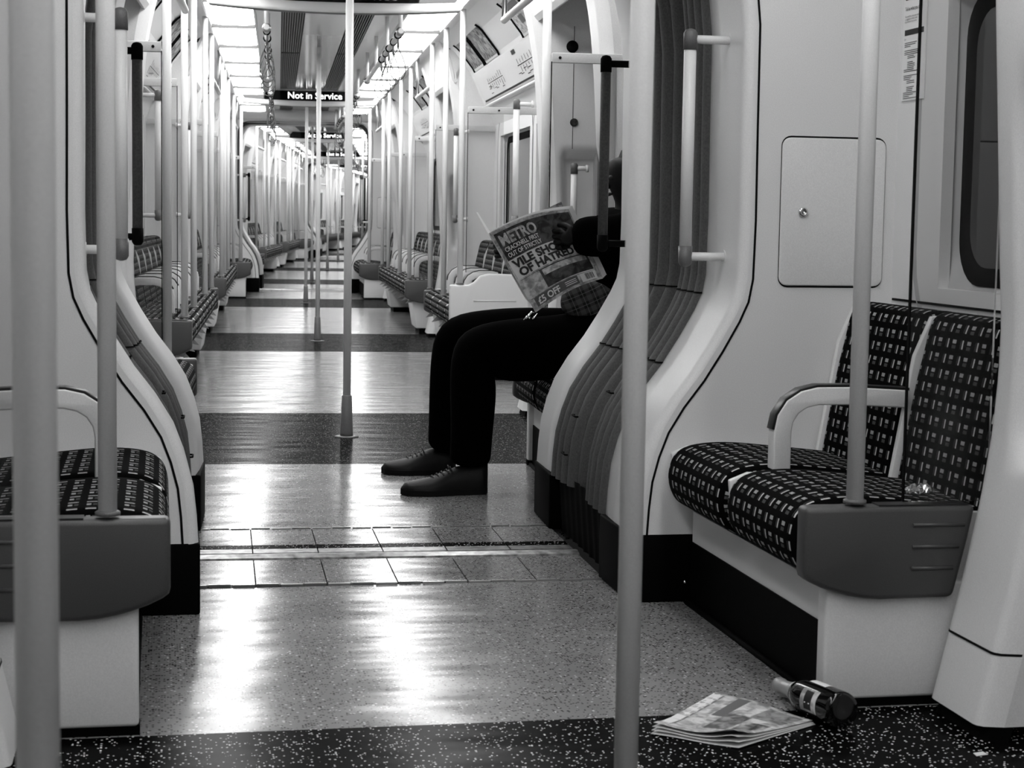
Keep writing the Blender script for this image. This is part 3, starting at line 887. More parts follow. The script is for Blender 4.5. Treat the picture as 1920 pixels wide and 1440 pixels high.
LP = [1.93, 3.87, 4.85, 6.4, 7.5, 9.77, 10.5, 11.6, 13.75, 15.92]
for k in (1, 2, 3):
    for s, lst in ((1, RP), (-1, LP)):
        for i, v in enumerate(lst):
            if k == 1: lab = 'pale upright pole, %s along the %s benches of the second carriage' % (ORD[i], SIDE[s])
            elif k == 2: lab = 'thin distant pole, %s along the %s benches of the third carriage' % (ORD[i], SIDE[s])
            else: lab = 'tiny far pole in the last carriage, %s on the %s' % (ORD[i], SIDE[s])
            ub_ = v < 2 or v > 15
            zb_ = .429 if ub_ else (.588 if (s > 0 and v == 5.57) else .470)
            pole(k, s*(.746 if ub_ else .778), v, zb_, 2.23, lab, group='bench poles in the %s, %s side' % (CARN[k], SIDE[s]))
# overhead rails across the doorways, each with its hanger post
def overrail(k, s, v0, v1, i):
    t = thing('overhead_rail', 'overhead grab tube, %s side, %s doorway of the %s' % (SIDE[s], ORD[i], CARN[k]), 'rail', k, (s*.746, v0, 1.93))
    m = MB(); d = 1; U_ = .746 if i == 0 else .778; v0 += .019
    m.tube([(s*U_, v0, 1.93), (s*U_, v1-d*.01, 1.93), (s*U_, v1, 1.93)], [.0165, .0165, .012], 16); part('tube', m, 'pole_paint', t)
    m = MB(); m.tube([(s*U_, v1-d*.03, 1.93), (s*U_, v1-d*.03, 2.26)], .013, 14); part('hanger_post', m, 'steel', t)
for k in (1, 2):
    for s in (1, -1):
        overrail(k, s, 1.93, 3.35, 0); overrail(k, s, 7.72, 9.15, 1); overrail(k, s, 13.75, 15.0, 2)
# ceiling rails and the strap hangers
def ceil_rail(k, s, v0, v1, i):
    t = thing('ceiling_rail', 'ceiling grab rail, %s side, %s length in the %s' % (SIDE[s], ORD[i], CARN[k]), 'rail', k, (s*.385, (v0+v1)/2, 2.06))
    m = MB(); m.tube([(s*.385, v0, 2.06), (s*.385, v1, 2.06)], .016, 14); part('tube', m, 'steel' if i else 'pole_paint', t)
    n = max(2, int((v1-v0)/1.3)+1)
    for q in range(n):
        vv = lerp(v0+.06, v1-.06, q/(n-1)); h = MB(); h.tube([(s*.385, vv, 2.075), (s*.385, vv, 2.288)], .013, 12); part('hanger_post', h, 'pole_paint', t)
        if q in (0, n-1):
            b_ = MB(); b_.lathe([(0, -.027), (.014, -.024), (.024, -.013), (.028, 0), (.024, .013), (.014, .024), (0, .027)], 18, Matrix.Translation((s*.385, vv, 2.06))); part('joint_ball', b_, 'steel', t)
strap_proto = []
def strap(k, s, v, lab, rot=0.0, group=None):
    o = (s*.385, v, 2.06)
    if not strap_proto:
        t = thing('strap_hanger', lab, 'hand strap', k, o, group)
        m = MB(); m.tube([(s*.385+.020*math.cos(a), v, 2.06+.020*math.sin(a)) for a in [2*PI*i/16 for i in range(17)]], .006, 8); part('rail_clip', m, 'rubber_black', t)
        m = MB(); m.tube([(s*.385, v, 2.04), (s*.385, v, 1.985)], [.007, .008], 10); part('ferrule', m, 'pole_cap', t)
        pts = []
        for i in range(25):
            a = i/24*2*PI; r_ = .062*math.sin(a)*(1 if True else 1)*((1-math.cos(a))/2)**.55; pts.append((s*.385+r_, v, 1.985-.19*(1-math.cos(a))/2))
        m = MB(); m.tube(pts, .0032, 8); part('loop', m, 'bellows_grey', t)
        strap_proto.append(t); 
    else: t = dup(strap_proto[0], k, o, lab, group)
    t.rotation_euler.z += rot
    return t
for k in (1, 2):
    for s in (1, -1):
        for i, (a, b) in enumerate(((5.25, 9.3), (10.9, 13.5), (14.4, 17.3))):
            ceil_rail(k, s, a, b, i)
            for q in range(5 if k == 1 else 3):
                v = a+.25+q*(.42 if k == 1 else .7)+.06*((q*7+i*3) % 5)/5
                lab = 'wire loop strap, %s on %s rail length %s, %s' % (ORD[q], SIDE[s], ORD[i], CARN[k])
                strap(k, s, v, lab, random.uniform(-.9, .9), group='loop straps, %s rail, %s length, %s' % (SIDE[s], ORD[i], CARN[k]))

# ------------------------------------------------------------------ glass draught screens
def screen(k, s, vf, lab, hero=False):
    zb = .43 if (vf < 2 or vf > 15) else (.66 if (vf == 5.57) else .472)
    t = thing('draught_screen', lab, 'glass screen', k, (s*.9, vf, zb))
    ub = .768 if (vf < 2 or vf > 15) else .815
    u0, u1 = (.85, 1.035) if hero else (ub, 1.03)
    m = MB(); m.box(min(s*u0, s*u1), max(s*u0, s*u1), vf-.004, vf+.004, zb, 1.62); part('pane', m, 'screen_glass', t)
    m = MB(); m.box(min(s*(u0-.003), s*u0), max(s*(u0-.003), s*u0), vf-.005, vf+.005, zb, 1.62); part('edge_trim', m, 'rubber_black', t)
    m = MB(); m.box(min(s*ub, s*1.24), max(s*ub, s*1.24), vf-.012, vf+.012, 1.615, 1.655); part('top_bar', m, 'lining', t, bev=.003)
    m = MB()
    for uu in (ub+.03, 1.0):
        m = MB(); m.lathe([(0, 0), (.006, 0), (.006, .002), (0, .002)], 12, Matrix.Translation((s*uu, vf-.0125, 1.635)) @ Matrix.Rotation(PI/2, 4, 'X'))
        part('screw', m, 'rubber_black', t)
screen(0, 1, -1.775, 'clear glass draught screen above the right foreground bench end', True)
screen(0, -1, -1.775, 'clear glass draught screen above the left foreground bench end', True)
for k in (1, 2):
    for s in (1, -1):
        vs_ = (1.93, 3.87, 7.80, 9.75, 13.80, 15.92) if s < 0 else (1.93, 5.57, 7.80, 9.75, 13.80, 15.92)
        for i, v in enumerate(vs_):
            screen(k, s, v, 'glass draught screen, %s along the %s of the %s' % (ORD[i], SIDE[s], CARN[k]))

# ------------------------------------------------------------------ grab rails on the portals
def grab(k, s, v, u, z0, z1, lab, dark=False, tow=.84):  # dark paints the unlit side's shade into tube, caps and brackets
    cm = 'pole_cap' if not dark else 'rubber_black'
    t = thing('grab_rail', lab, 'rail', k, (s*u, v, z0))
    m = MB(); m.tube([(s*u, v, z0+.05), (s*u, v, z1-.05)], .0165, 20); part('tube', m, 'pole_paint' if not dark else 'bellows_grey', t)
    for (a, b) in ((z1-.055, z1), (z0+.055, z0)):
        sg = 1 if b > a else -1
        m = MB(); m.tube([(s*u, v, a), (s*u, v, b-sg*.012), (s*u, v, b-sg*.003), (s*u, v, b)], [.0185, .0185, .013, .004], 20); 
        cap = part('end_cap', m, cm, t)
        zz = (a+b)/2
        m = MB(); m.tube([(s*u, v, zz), (s*tow, v, zz)], .0115, 14); part('bracket', m, cm if dark else 'pole_paint', t)
        m = MB(); m.tube([(s*(tow-.012), v, zz), (s*tow, v, zz)], .018, 16); part('rose', m, 'pole_paint', t)
grab(0, 1, -.60, .722, .875, 1.50, 'pale vertical grab rail beside the bellows at right foreground')
grab(0, -1, -.60, .743, .875, 1.50, 'pale vertical grab rail beside the bellows at left foreground')
grab(1, 1, .60, .745, .89, 1.53, 'grab rail painted dark as unlit on the far side of the gangway, beside the reader', dark=True)
grab(1, -1, .60, .758, .89, 1.53, 'grab rail with caps, darkened as unlit, on the far side of the gangway, left', dark=True)
for s in (1, -1):
    grab(1, s, 17.78, .74, .875, 1.50, 'grab rail by the %s bellows at the far end of the second carriage' % SIDE[s])
    grab(2, s, .60, .745, .89, 1.53, 'grab rail coloured dark for shade at the start of the third carriage, %s' % SIDE[s], dark=True)
    for i, v in enumerate((4.22, 7.47)):
        grab(1, s, v, .93, .95, 1.62, 'door-side grab rail on the %s pillar, %s past the first doorway' % (SIDE[s], ORD[i]), tow=1.02)

grab(1, 1, 3.53, 1.13, .84, 1.27, 'short grey grab rail in the pocket of the right pillar behind the reader', tow=1.2)
# ------------------------------------------------------------------ information displays
def display(k, v, lab, text=True, big=False):
    t = thing('information_display', lab, 'display', k, (0, v, 2.2))
    W_ = .79
    def arc(x): return -.03*(1-(x/W_)**2)
    n = 24; xs = [lerp(-W_, W_, i/n) for i in range(n+1)]
    m = MB(); rows = []
    for (zz, dv, cx) in ((2.31, -.02, 1.0), (2.168, -.05, 1.0), (2.150, -.045, .985), (2.150, .045, .985), (2.168, .05, 1.0), (2.31, .02, 1.0)):
        rows.append([(x*cx*(1.0 if zz > 2.2 else .90), v+dv, zz+arc(x)*(1 if zz < 2.25 else 0)) for x in xs])
    m.grid(rows)
    part('housing', m, 'ceiling_white', t)
    u_ = MB(); u_.grid([[(x*.88, v+dv, 2.1485+arc(x)) for x in xs] for dv in (-.044, .044)]); part('underside', u_, 'end_panel_grey', t)
    for sg in (-1, 1):
        sc = MB(); sw = .69
        rows = []
        for (zz, f, tt) in ((2.290, 1.07, 0), (2.203, .97, 1)):
            dv = lerp(-.028, -.046, tt)-.004
            rows.append([(lerp(-sw, sw, i/n)*f, v-sg*dv*-1, zz+arc(lerp(-sw, sw, i/n))*(.9 if tt else .35)) for i in range(n+1)])
        sc.grid(rows, smooth=False)
        so = part('screen', sc, 'screen_black', t)
        if text and sg < 0:
            tm = MB()
            text_mb(tm, 'Not in Service', .098, (-.225, v-.0565, 2.200), (1, 0, 0), (0, .19, .98), off=.001)
            part('lettering', tm, 'led_text', so)
        elif text:
            tm = MB(); text_mb(tm, 'Not in Service', .098, (.225, v+.0565, 2.200), (-1, 0, 0), (0, -.19, .98), off=.001)
            part('lettering', tm, 'led_text', so)
display(1, 5.0, 'ceiling display at the top of the view, its face cut off by the frame')
display(1, 13.9, 'large ceiling display reading Not in Service, at the far end of the second carriage')
display(2, 5.1, 'smaller ceiling display reading Not in Service, just past the far gangway')
display(2, 13.9, 'small far display reading Not in Service near the end of the third carriage')
display(3, 4.0, 'tiny farthest display in the last carriage visible')
# carriage number on the far lintel
m = MB(); text_mb(m, '23384', .075, (.52, 17.536, 2.215), (1, 0, 0), (0, 0, 1), off=.001)
solo('number_label', m, 'ink_black', 'small black carriage number on the white bulkhead above the far gangway', 'label', 1, (.7, 17.536, 2.23))

# ------------------------------------------------------------------ adverts and line maps above the windows
CL = plen([(1.165, 1.79)]+CANT)
CQ = [(1.165, 1.79)]+CANT
def cant(d, lift=.004):
    for i in range(len(CQ)-1):
        if d <= CL[i+1] or i == len(CQ)-2:
            f = (d-CL[i])/(CL[i+1]-CL[i]); u = lerp(CQ[i][0], CQ[i+1][0], f); z = lerp(CQ[i][1], CQ[i+1][1], f)
            dd = Vector((CQ[i+1][0]-CQ[i][0], CQ[i+1][1]-CQ[i][1])).normalized(); nn = Vector((-dd.y, dd.x))   # inward
            if nn.x > 0 and nn.y > 0: nn = -nn
            if nn.x > 0: nn = Vector((-abs(nn.x), nn.y))
            return u+nn.x*lift, z+nn.y*lift
def cant_patch(mb, s, v0, v1, d0, d1, lift, n=8):
    mb.grid([[(s*cant(lerp(d0, d1, i/n), lift)[0], v, cant(lerp(d0, d1, i/n), lift)[1]) for v in (v0, v1)] for i in range(n+1)], smooth=True)
def linemap(k, s, v0, v1, lab):
    t = thing('line_map', lab, 'map', k, (s*1.13, (v0+v1)/2, 1.8))
    m = MB(); cant_patch(m, s, v0, v1, .02, .24, .004); part('board', m, 'paper_white', t)
    m = MB(); m.tube([(s*1.172, v0, 1.79), (s*1.172, v1, 1.79)], .010, 8); part('lower_rail', m, 'panel_white', t)
    ink = MB()
    cant_patch(ink, s, v0+.06, v1-.06, .028, .040, .0055, 1)
    for vv, L_ in ((lerp(v0, v1, .12), .9), (lerp(v0, v1, .6), .8)):
        cant_patch(ink, s, vv, vv+L_, .130, .134, .0055, 1)
        for i in range(16):
            x = vv+L_*i/16; h = random.uniform(.015, .045)
            if i % 2: cant_patch(ink, s, x, x+.012, .140, .140+h, .0055, 1)
            else: cant_patch(ink, s, x, x+.014, .122-h, .122, .0055, 1)
        for i in range(7):
            x = vv+random.uniform(0, L_); cant_patch(ink, s, x, x+.12, .06+.008*i, .064+.008*i, .0055, 1)
    cant_patch(ink, s, lerp(v0, v1, .35), lerp(v0, v1, .35)+.16, .205, .232, .0055, 1)
    part('route_diagram', ink, 'ink_black', t)
def advert(k, s, v0, v1, matn, lab):
    t = thing('advert_panel', lab, 'advert', k, (s*1.0, (v0+v1)/2, 2.05))
    f = MB(); cant_patch(f, s, v0-.03, v1+.03, .255, .50, .004); part('card_frame', f, 'panel_white', t)
    m = MB(); cant_patch(m, s, v0, v1, .27, .485, .007); part('card', m, matn, t)
    for vv in (v0-.03, v1+.03):
        e = MB(); e.tube([(s*cant(lerp(.25, .50, i/8), .008)[0], vv, cant(lerp(.25, .50, i/8), .008)[1]) for i in range(9)], .007, 6)
        part('card_clip', e, 'rubber_black', t)
    return t
linemap(1, 1, 4.3, 7.7, 'white line map board above the right windows past the reader')
linemap(1, -1, 4.3, 7.7, 'white line map board above the left windows, half hidden by poles')
linemap(1, 1, 10.0, 13.6, 'distant line map board above the right windows')
linemap(1, -1, 10.0, 13.6, 'distant line map board above the left windows')
for s in (1, -1):
    advert(1, s, 6.95, 7.5, 'print_picture', 'dark picture advert card over the %s line map, farther of the pair' % SIDE[s])
    advert(1, s, 6.15, 6.8, 'print_picture', 'dark picture advert card over the %s line map, nearer of the pair' % SIDE[s])
    a = advert(1, s, 4.45, 4.95, 'print_soft', 'pale advert card with a dark title, nearest over the %s line map' % SIDE[s])
    m = MB(); cant_patch(m, s, 4.5, 4.9, .41, .46, .009); cant_patch(m, s, 4.6, 4.75, .32, .37, .009); part('print_block', m, 'ink_grey', a)
    advert(1, s, 10.4, 11.0, 'print_picture', 'small distant advert card on the %s, second carriage' % SIDE[s])
    advert(1, s, 11.6, 12.2, 'print_picture', 'smallest distant advert card on the %s, second carriage' % SIDE[s])
    linemap(2, s, 4.3, 7.7, 'far line map board on the %s, third carriage' % SIDE[s])
# small door-pillar stickers
STU = 1.006
for i, (vv, z0, z1, lab) in enumerate(((3.84, 1.36, 1.46, 'dark upper sticker on the white right pillar edge behind the reader'), (3.84, 1.20, 1.33, 'lower boxed sticker on the white right pillar edge behind the reader'))):
    m = MB(); 
    if i == 0: m.box(STU, STU+.012, 3.589, 3.591, z0, z1)
    else:
        for q in range(4): m.box(STU+.002, STU+.012, 3.589, 3.591, z0+q*.034, z0+q*.034+.024)
    solo('sticker', m, 'ink_black', lab, 'sticker', 1, (1.09, 3.6, z0), bev=0)

# notice on the wall by the right foreground bench
t = thing('wall_notice', 'narrow white printed notice on the wall above the right foreground bench', 'notice', 0, (WU, -.83, 1.4))
m = MB(); m.box(WU-.004, WU-.001, -.905, -.765, 1.315, 1.64); part('sheet', m, 'text_white', t)
m = MB(); ux = WU-.005
m.box(ux, ux+.001, -.893, -.777, 1.572, 1.590); m.box(ux, ux+.001, -.893, -.777, 1.482, 1.496)
part('title_bar', m, 'ink_black', t)
m = MB()
X_, Y_ = (0, -1, 0), (0, 0, 1)
text_mb(m, 'Tell us what you think', .0135, (ux-.0005, -.777, 1.545), X_, Y_, off=.0001, sx=.86)
text_mb(m, 'We would like to hear your comments\nor suggestions to help us make\nimprovements to our service.', .0068, (ux-.0005, -.777, 1.528), X_, Y_, sx=.9)
text_mb(m, 'Call', .006, (ux-.0005, -.777, 1.470), X_, Y_)
z = 1.462
for i in range(26):
    wv = random.uniform(.03, .10); 
    if i in (3, 8, 14, 19): z -= .006
    ind = .02 if (5 < i < 12 or 16 < i < 22) else 0
    if ind: wv = min(wv, .045)
    m.box(ux, ux+.001, -.779-ind-wv, -.779-ind, z, z+.0014); z -= .0047
part('print', m, 'ink_black', t)

# ------------------------------------------------------------------ litter: newspaper, bottle, foil
def floor_newspaper():
    t = thing('newspaper', 'folded tabloid newspaper lying on the dark floor band beside the bottle', 'newspaper', 0, (.5, -1.82, 0))
    A = Vector((.287, -1.903)); B_ = Vector((.500, -1.640)); C_ = Vector((.632, -1.885)); D = Vector((.428, -2.019))
    def P(a, b, lift):
        p = A.lerp(B_, b).lerp(D.lerp(C_, b), a); return (p.x, p.y, lift)
    n = 16
    for li in range(4):
        m = MB(); rows = []
        for i in range(n+1):
            r = []
            for j in range(n+1):
                a, b = i/n, j/n
                z = .003+.0026*li+.012*math.exp(-((a-.95)/.18)**2)*(li/3)*(1-b)+.005*math.sin(a*7+b*3+li*.6)*(.3+.2*li)*.6+.010*(li/3)*math.exp(-(b/.12)**2)
                r.append(P(min(1, a*(1-.012*li)+.006*li), min(1, max(0, b*(1-.01*li)+.005*li)), max(.002, z)))
            rows.append(r)
        m.grid(rows)
        o = part('page', m, 'paper_white' if li < 3 else 'print_soft', t)
        sm = o.modifiers.new('thickness', 'SOLIDIFY'); sm.thickness = .0012
        last = rows
    def patch(mb, a0, a1, b0, b1, lift=.0012):
        q = 8; rr = []
        for i in range(q+1):
            r = []
            for j in range(q+1):
                a = lerp(a0, a1, i/q)*n; b = lerp(b0, b1, j/q)*n; ia, ib = min(n-1, int(a)), min(n-1, int(b)); fa, fb = a-ia, b-ib
                p = (Vector(last[ia][ib])*(1-fa)*(1-fb)+Vector(last[ia+1][ib])*fa*(1-fb)+Vector(last[ia][ib+1])*(1-fa)*fb+Vector(last[ia+1][ib+1])*fa*fb)
                r.append((p.x, p.y, p.z+lift))
            rr.append(r)
        mb.grid(rr)
    m = MB(); patch(m, 0.0, .10, .02, .98); part('page_margin', m, 'text_white', t)
    m = MB(); patch(m, .27, .40, .52, .97, .0014); part('title_strip', m, 'ink_grey', t)
    m = MB(); patch(m, .11, .125, .04, .97); part('border_line', m, 'ink_grey', t)
    m = MB(); patch(m, .40, .66, .22, .62, .0014); part('photo', m, 'print_mid', t)
    m = MB(); patch(m, .62, .95, .62, .95, .0014); part('photo', m, 'print_mid', t)
    m = MB(); patch(m, .70, .95, .10, .50, .0014); part('photo', m, 'print_picture', t)
floor_newspaper()
def bottle():
    neck = Vector((.709, -1.60, .030)); base = Vector((.735, -1.90, .040))
    base = Vector((.674, -1.925, .0385))
    neck = Vector((.632, -1.692, .028))
    d = (base-neck).normalized(); z = -d     # axis from base to neck
    x = Vector((0, 0, 1)).cross(z).normalized(); y = z.cross(x)
    M = Matrix.Translation(base) @ Matrix((x, y, z)).transposed().to_4x4()
    t = thing('beer_bottle', 'dark glass beer bottle lying on its side at the foot of the right plinth', 'bottle', 0, (.70, -1.80, 0))
    m = MB(); m.lathe([(0, .004), (.028, .0), (.036, .004), (.0375, .012), (.0375, .125), (.036, .142), (.030, .162), (.021, .180), (.0155, .20), (.0135, .225), (.0135, .24), (.0155, .242), (.0155, .252), (.010, .254)], 36, M); part('glass_body', m, 'bottle_glass', t)
    m = MB(); m.lathe([(.0235, .1765), (.0165, .2), (.0145, .225), (.0145, .238), (.0165, .2405), (.0165, .2545), (.0, .2555)], 36, M); part('foil_cap', m, 'bottle_foil', t, label='pale foil around the neck')
    def wrap(name, matn, a0, a1, z0, z1, r=.0379):
        m = MB(); m.grid([[M @ Vector((r*math.cos(a), r*math.sin(a), zz)) for a in [lerp(a0, a1, i/14) for i in range(15)]] for zz in (z0, z1)]); return part(name, m, matn, t)
    # label facing the camera and a small one on top
    def ang(v):    # angle around axis whose direction is closest to v
        v = Vector(v); return math.atan2(v.dot(y), v.dot(x))
    ac = ang((-.5, -.8, .25)); at = ang((.1, .2, 1))
    wrap('label', 'print_soft', ac-.75, ac+.55, .045, .105)
    wrap('label_band', 'ink_black', ac-.62, ac+.42, .062, .090, .0381)
    wrap('back_label', 'text_white', at-.35, at+.35, .055, .115)
    m = MB()
    X = -z; 
    for ci, ch in enumerate('N'):
        text_mb(m, ch, .028, M @ Vector((.0384*math.cos(ac-.25), .0384*math.sin(ac-.25), .088)), z*-1, (Vector((math.cos(ac+.4), math.sin(ac+.4), 0)).x*x+Vector((math.cos(ac+.4), math.sin(ac+.4), 0)).y*y-(math.cos(ac-.25)*x+math.sin(ac-.25)*y)).normalized(), off=.001)
    part('lettering', m, 'text_white', t)
bottle()
# scrap of foil on the right bench corner
m = MB(); rows = []
for i in range(9):
    r = []
    for j in range(13):
        r.append((.955+.028*(j/12)+random.uniform(-.003, .003)-.06+.04*j/12, -1.70+.035*i/8+random.uniform(-.003, .003), .437+.016*math.sin(PI*i/8)*math.sin(PI*j/12)+random.uniform(-.004, .004)))
    rows.append(r)
m.grid(rows, smooth=False)
o = solo('foil_wrapper', m, 'foil', 'crumpled shiny foil wrapper on the corner of the right foreground seat', 'wrapper', 0, (.92, -1.69, .437))
o.modifiers.new('thickness', 'SOLIDIFY').thickness = .0015
# torn scrap on the dark floor
m = MB(); m.add([(.86, -2.13, .0015), (.885, -2.125, .002), (.882, -2.11, .003), (.862, -2.112, .0015)], [(0, 1, 2, 3)])
o = solo('paper_scrap', m, 'paper_white', 'tiny torn white scrap on the dark floor right of the newspaper', 'litter', 0, (.87, -2.12, 0)); o.modifiers.new('thickness', 'SOLIDIFY').thickness = .001

# ------------------------------------------------------------------ the reader
def skin(name, chains, matn, parent, sub=2, root=0):
    """chains: list of [(point, rx, ry)...]; joined where points coincide"""
    vs = []; ed = []; rad = []; key = {}
    for ch in chains:
        prev = None
        for (p, rx, ry) in ch:
            kk = tuple(round(c, 4) for c in p)
            if kk not in key: key[kk] = len(vs); vs.append(Vector(p)-ORG[parent.name]); rad.append((rx, ry))
            i = key[kk]
            if prev is not None and prev != i: ed.append((prev, i))
            prev = i
    me = bpy.data.meshes.new(name); me.from_pydata([tuple(v) for v in vs], ed, []); me.materials.append(MT[matn])
    o = bpy.data.objects.new(name, me); COL.objects.link(o); o.parent = parent; ORG[o.name] = ORG[parent.name]
    s_ = o.modifiers.new('skin', 'SKIN'); s_.use_smooth_shade = True
    sv = me.skin_vertices[0].data
    for i, r in enumerate(rad): sv[i].radius = r; sv[i].use_root = (i == root)
    ss = o.modifiers.new('smooth', 'SUBSURF'); ss.levels = sub; ss.render_levels = sub
    return o
def reader():
    t = thing('person', 'seated person in dark clothes hidden behind a held-up newspaper, legs stretched into the aisle', 'person', 1, (.75, 1.3, 0))
    hip = (.955, 1.32, .575)
    kn = (.380, 1.19, .515); kf = (.340, 1.56, .555)      # near and far knee
    an = (.375, 1.17, .120); af = (.335, 1.63, .120)
    hn = (.86, 1.22, .555); hf = (.86, 1.43, .555)
    HX = .972                                            # head centre, outward
    body = [
        [(hip, .13, .11), ((.955, 1.32, .70), .11, .13), ((.965, 1.32, .84), .11, .15), ((.975, 1.32, .95), .11, .17), ((.975, 1.31, 1.02), .065, .075), ((HX, 1.30, 1.07), .055, .055), ((HX-.012, 1.29, 1.125), .085, .075), ((HX-.008, 1.285, 1.18), .098, .084), ((HX, 1.285, 1.225), .075, .07)],
        [(hip, .13, .11), (hn, .10, .095), ((.60, 1.20, .53), .100, .100), (kn, .078, .080), ((.385, 1.18, .40), .064, .064), ((.385, 1.175, .26), .052, .055), (an, .040, .042)],
        [(hip, .13, .11), (hf, .10, .095), ((.60, 1.50, .56), .085, .085), (kf, .068, .068), ((.345, 1.59, .42), .064, .064), ((.340, 1.61, .27), .052, .055), (af, .040, .042)],
        [((.975, 1.32, .95), .11, .17), ((.97, 1.14, .965), .065, .065), ((.86, 1.03, .925), .05, .05), ((.79, 1.02, .934), .042, .045), ((.735, 1.030, .932), .032, .032)],
        [((.975, 1.32, .95), .11, .17), ((.96, 1.49, .955), .065, .065), ((.80, 1.56, .87), .05, .05), ((.66, 1.52, .85), .042, .045), ((.545, 1.44, .875), .030, .030)],
    ]
    b = skin('body', body, 'skin_dark', t)
    # trousers and jacket over the body
    def grow(ch, d): return [(p, a+d, c+d) for p, a, c in ch]
    tr = [[(hip, .155, .135), (hn, .125, .115), ((.62, 1.20, .520), .132, .132), ((.46, 1.19, .515), .118, .122), (kn, .106, .104), ((.388, 1.18, .40), .094, .094), ((.385, 1.175, .26), .080, .084), ((.380, 1.172, .15), .076, .080), ((.378, 1.17, .090), .078, .082)],
          [(hip, .155, .135), (hf, .125, .115), ((.60, 1.50, .56), .112, .108), (kf, .094, .090), ((.348, 1.59, .42), .090, .090), ((.342, 1.61, .27), .080, .084), ((.338, 1.62, .15), .076, .080), ((.336, 1.63, .090), .078, .082)]]
    skin('trousers', tr, 'cloth_trouser', t)
    jk = [[((.95, 1.32, .60), .13, .15), ((.955, 1.32, .70), .13, .17), ((.965, 1.32, .84), .13, .19), ((.98, 1.32, .95), .13, .20), ((.98, 1.31, 1.02), .095, .11)],
          [((.98, 1.32, .95), .13, .20), ((.97, 1.13, .97), .090, .092), ((.86, 1.03, .935), .082, .082), ((.78, 1.02, .937), .078, .080), ((.705, 1.025, .932), .066, .068)],
          [((.98, 1.32, .95), .13, .20), ((.96, 1.50, .965), .088, .09), ((.80, 1.57, .87), .075, .075), ((.66, 1.53, .85), .062, .065), ((.57, 1.46, .868), .052, .052)]]
    skin('jacket', jk, 'cloth_black', t)
    sh = [[((.79, 1.20, .625), .060, .10), ((.80, 1.20, .69), .062, .11), ((.83, 1.20, .78), .055, .11)]]
    skin('shirt', sh, 'shirt_plaid', t)
    # hands: palm, five fingers each
    def hand(name, wrist, palm, fwd, side, down, curl=1.0):
        W0, P0 = Vector(wrist), Vector(palm); f = Vector(fwd).normalized(); sd = Vector(side).normalized(); dn = Vector(down).normalized()
        ch = [[(tuple(W0), .026, .026), (tuple(W0.lerp(P0, .5)), .026, .022), (tuple(P0), .032, .018)]]
        for i, (o_, L_) in enumerate(((-.030, .070), (-.010, .080), (.011, .075), (.030, .060))):
            k0 = P0+sd*o_+f*.028; a = k0+f*L_*.42+dn*.004*curl; b_ = a+(f*.5+dn*.85*curl).normalized()*L_*.34; c_ = b_+(f*-.2+dn*curl).normalized()*L_*.24
            ch.append([(tuple(P0), .032, .018), (tuple(k0), .0105, .0105), (tuple(a), .0095, .0095), (tuple(b_), .0085, .0085), (tuple(c_), .0075, .0075)])
        k0 = P0-sd*.036-f*.012; a = k0-sd*.012+f*.028+dn*.012; b_ = a+f*.026+dn*.010
        ch.append([(tuple(P0), .032, .018), (tuple(k0), .013, .012), (tuple(a), .0115, .0105), (tuple(b_), .009, .009)])
        return skin(name, ch, 'skin_dark', t, sub=2)
    # far hand grips the left edge of the paper, near hand the lower corner
    hand('hand', (.545, 1.44, .875), (.500, 1.38, .880), (-.45, -.88, .10), (.1, .1, -1), (.80, -.60, 0))
    hand('hand', (.735, 1.030, .932), (.705, 1.035, .928), (-.72, .62, -.1), (.1, -.1, -1), (.1, 1, .1))
    # ring of keys by the thigh
    # hair
    h = MB(); rows = []
    cx, cy, cz = HX, 1.285, 1.165
    for i in range(15):
        th = PI*i/14; r = []
        for j in range(24):
            ph = 2*PI*j/24
            rr = 1+.05*math.sin(9*ph+4*th)+.04*math.sin(13*th+3*ph)
            r.append((cx+.030+.085*math.sin(th)*math.cos(ph)*rr, cy+.080*math.sin(th)*math.sin(ph)*rr, cz+.020+.098*math.cos(th)*rr*(1 if th < PI/2 else .8)))
        rows.append(r)
    h.grid(rows, closed=True)
    part('hair', h, 'hair_black', t)
    # face turned down to the paper
    FX = HX-.083
    for yy in (-.030, .030):
        f = MB(); f.lathe([(0, -.010), (.008, -.006), (.010, 0), (.008, .006), (0, .010)], 12, Matrix.Translation((FX+.004, 1.285+yy, 1.150))); part('eye', f, 'lace', t)
    f = MB(); f.lathe([(.004, .03), (.009, .012), (.015, -.005), (.008, -.016), (0, -.018)], 12, Matrix.Translation((FX-.004, 1.285, 1.125))); part('nose', f, 'skin_dark', t)
    f = MB(); f.tube([(FX+.010, 1.264, 1.090), (FX+.001, 1.285, 1.088), (FX+.010, 1.306, 1.090)], [.004, .007, .004], 8); part('mouth', f, 'skin_dark', t)
    for yy in (-.078, .078):
        f = MB(); f.lathe([(0, -.026), (.010, -.018), (.014, 0), (.010, .018), (0, .026)], 12, Matrix.Translation((HX+.012, 1.285+yy, 1.135))); part('ear', f, 'skin_dark', t)
    # shoes
    def shoe(toe, heel, w_, lift=0.0, tip=0.0):
        T, H = Vector((toe[0], toe[1], 0)), Vector((heel[0], heel[1], 0)); L_ = (T-H).length; f = (T-H)/L_; sd = Vector((-f.y, f.x, 0))
        up = Vector((0, 0, 1))
        n = 22; secs = []
        def halfw(q): return w_*(.62+.10*math.sin(PI*min(1, q*1.0))+.30*math.exp(-((q-.68)/.22)**2))*(math.sqrt(max(0, 1-((q-.86)/.14)**2)) if q > .86 else 1)*(math.sqrt(max(0.0, 1-((.07-q)/.07)**2)) if q < .07 else 1)
        def top(q):
            return lerp(.108, .100, q/.35) if q < .35 else (lerp(.100, .062, (q-.35)/.3) if q < .65 else lerp(.062, .040, (q-.65)/.35))
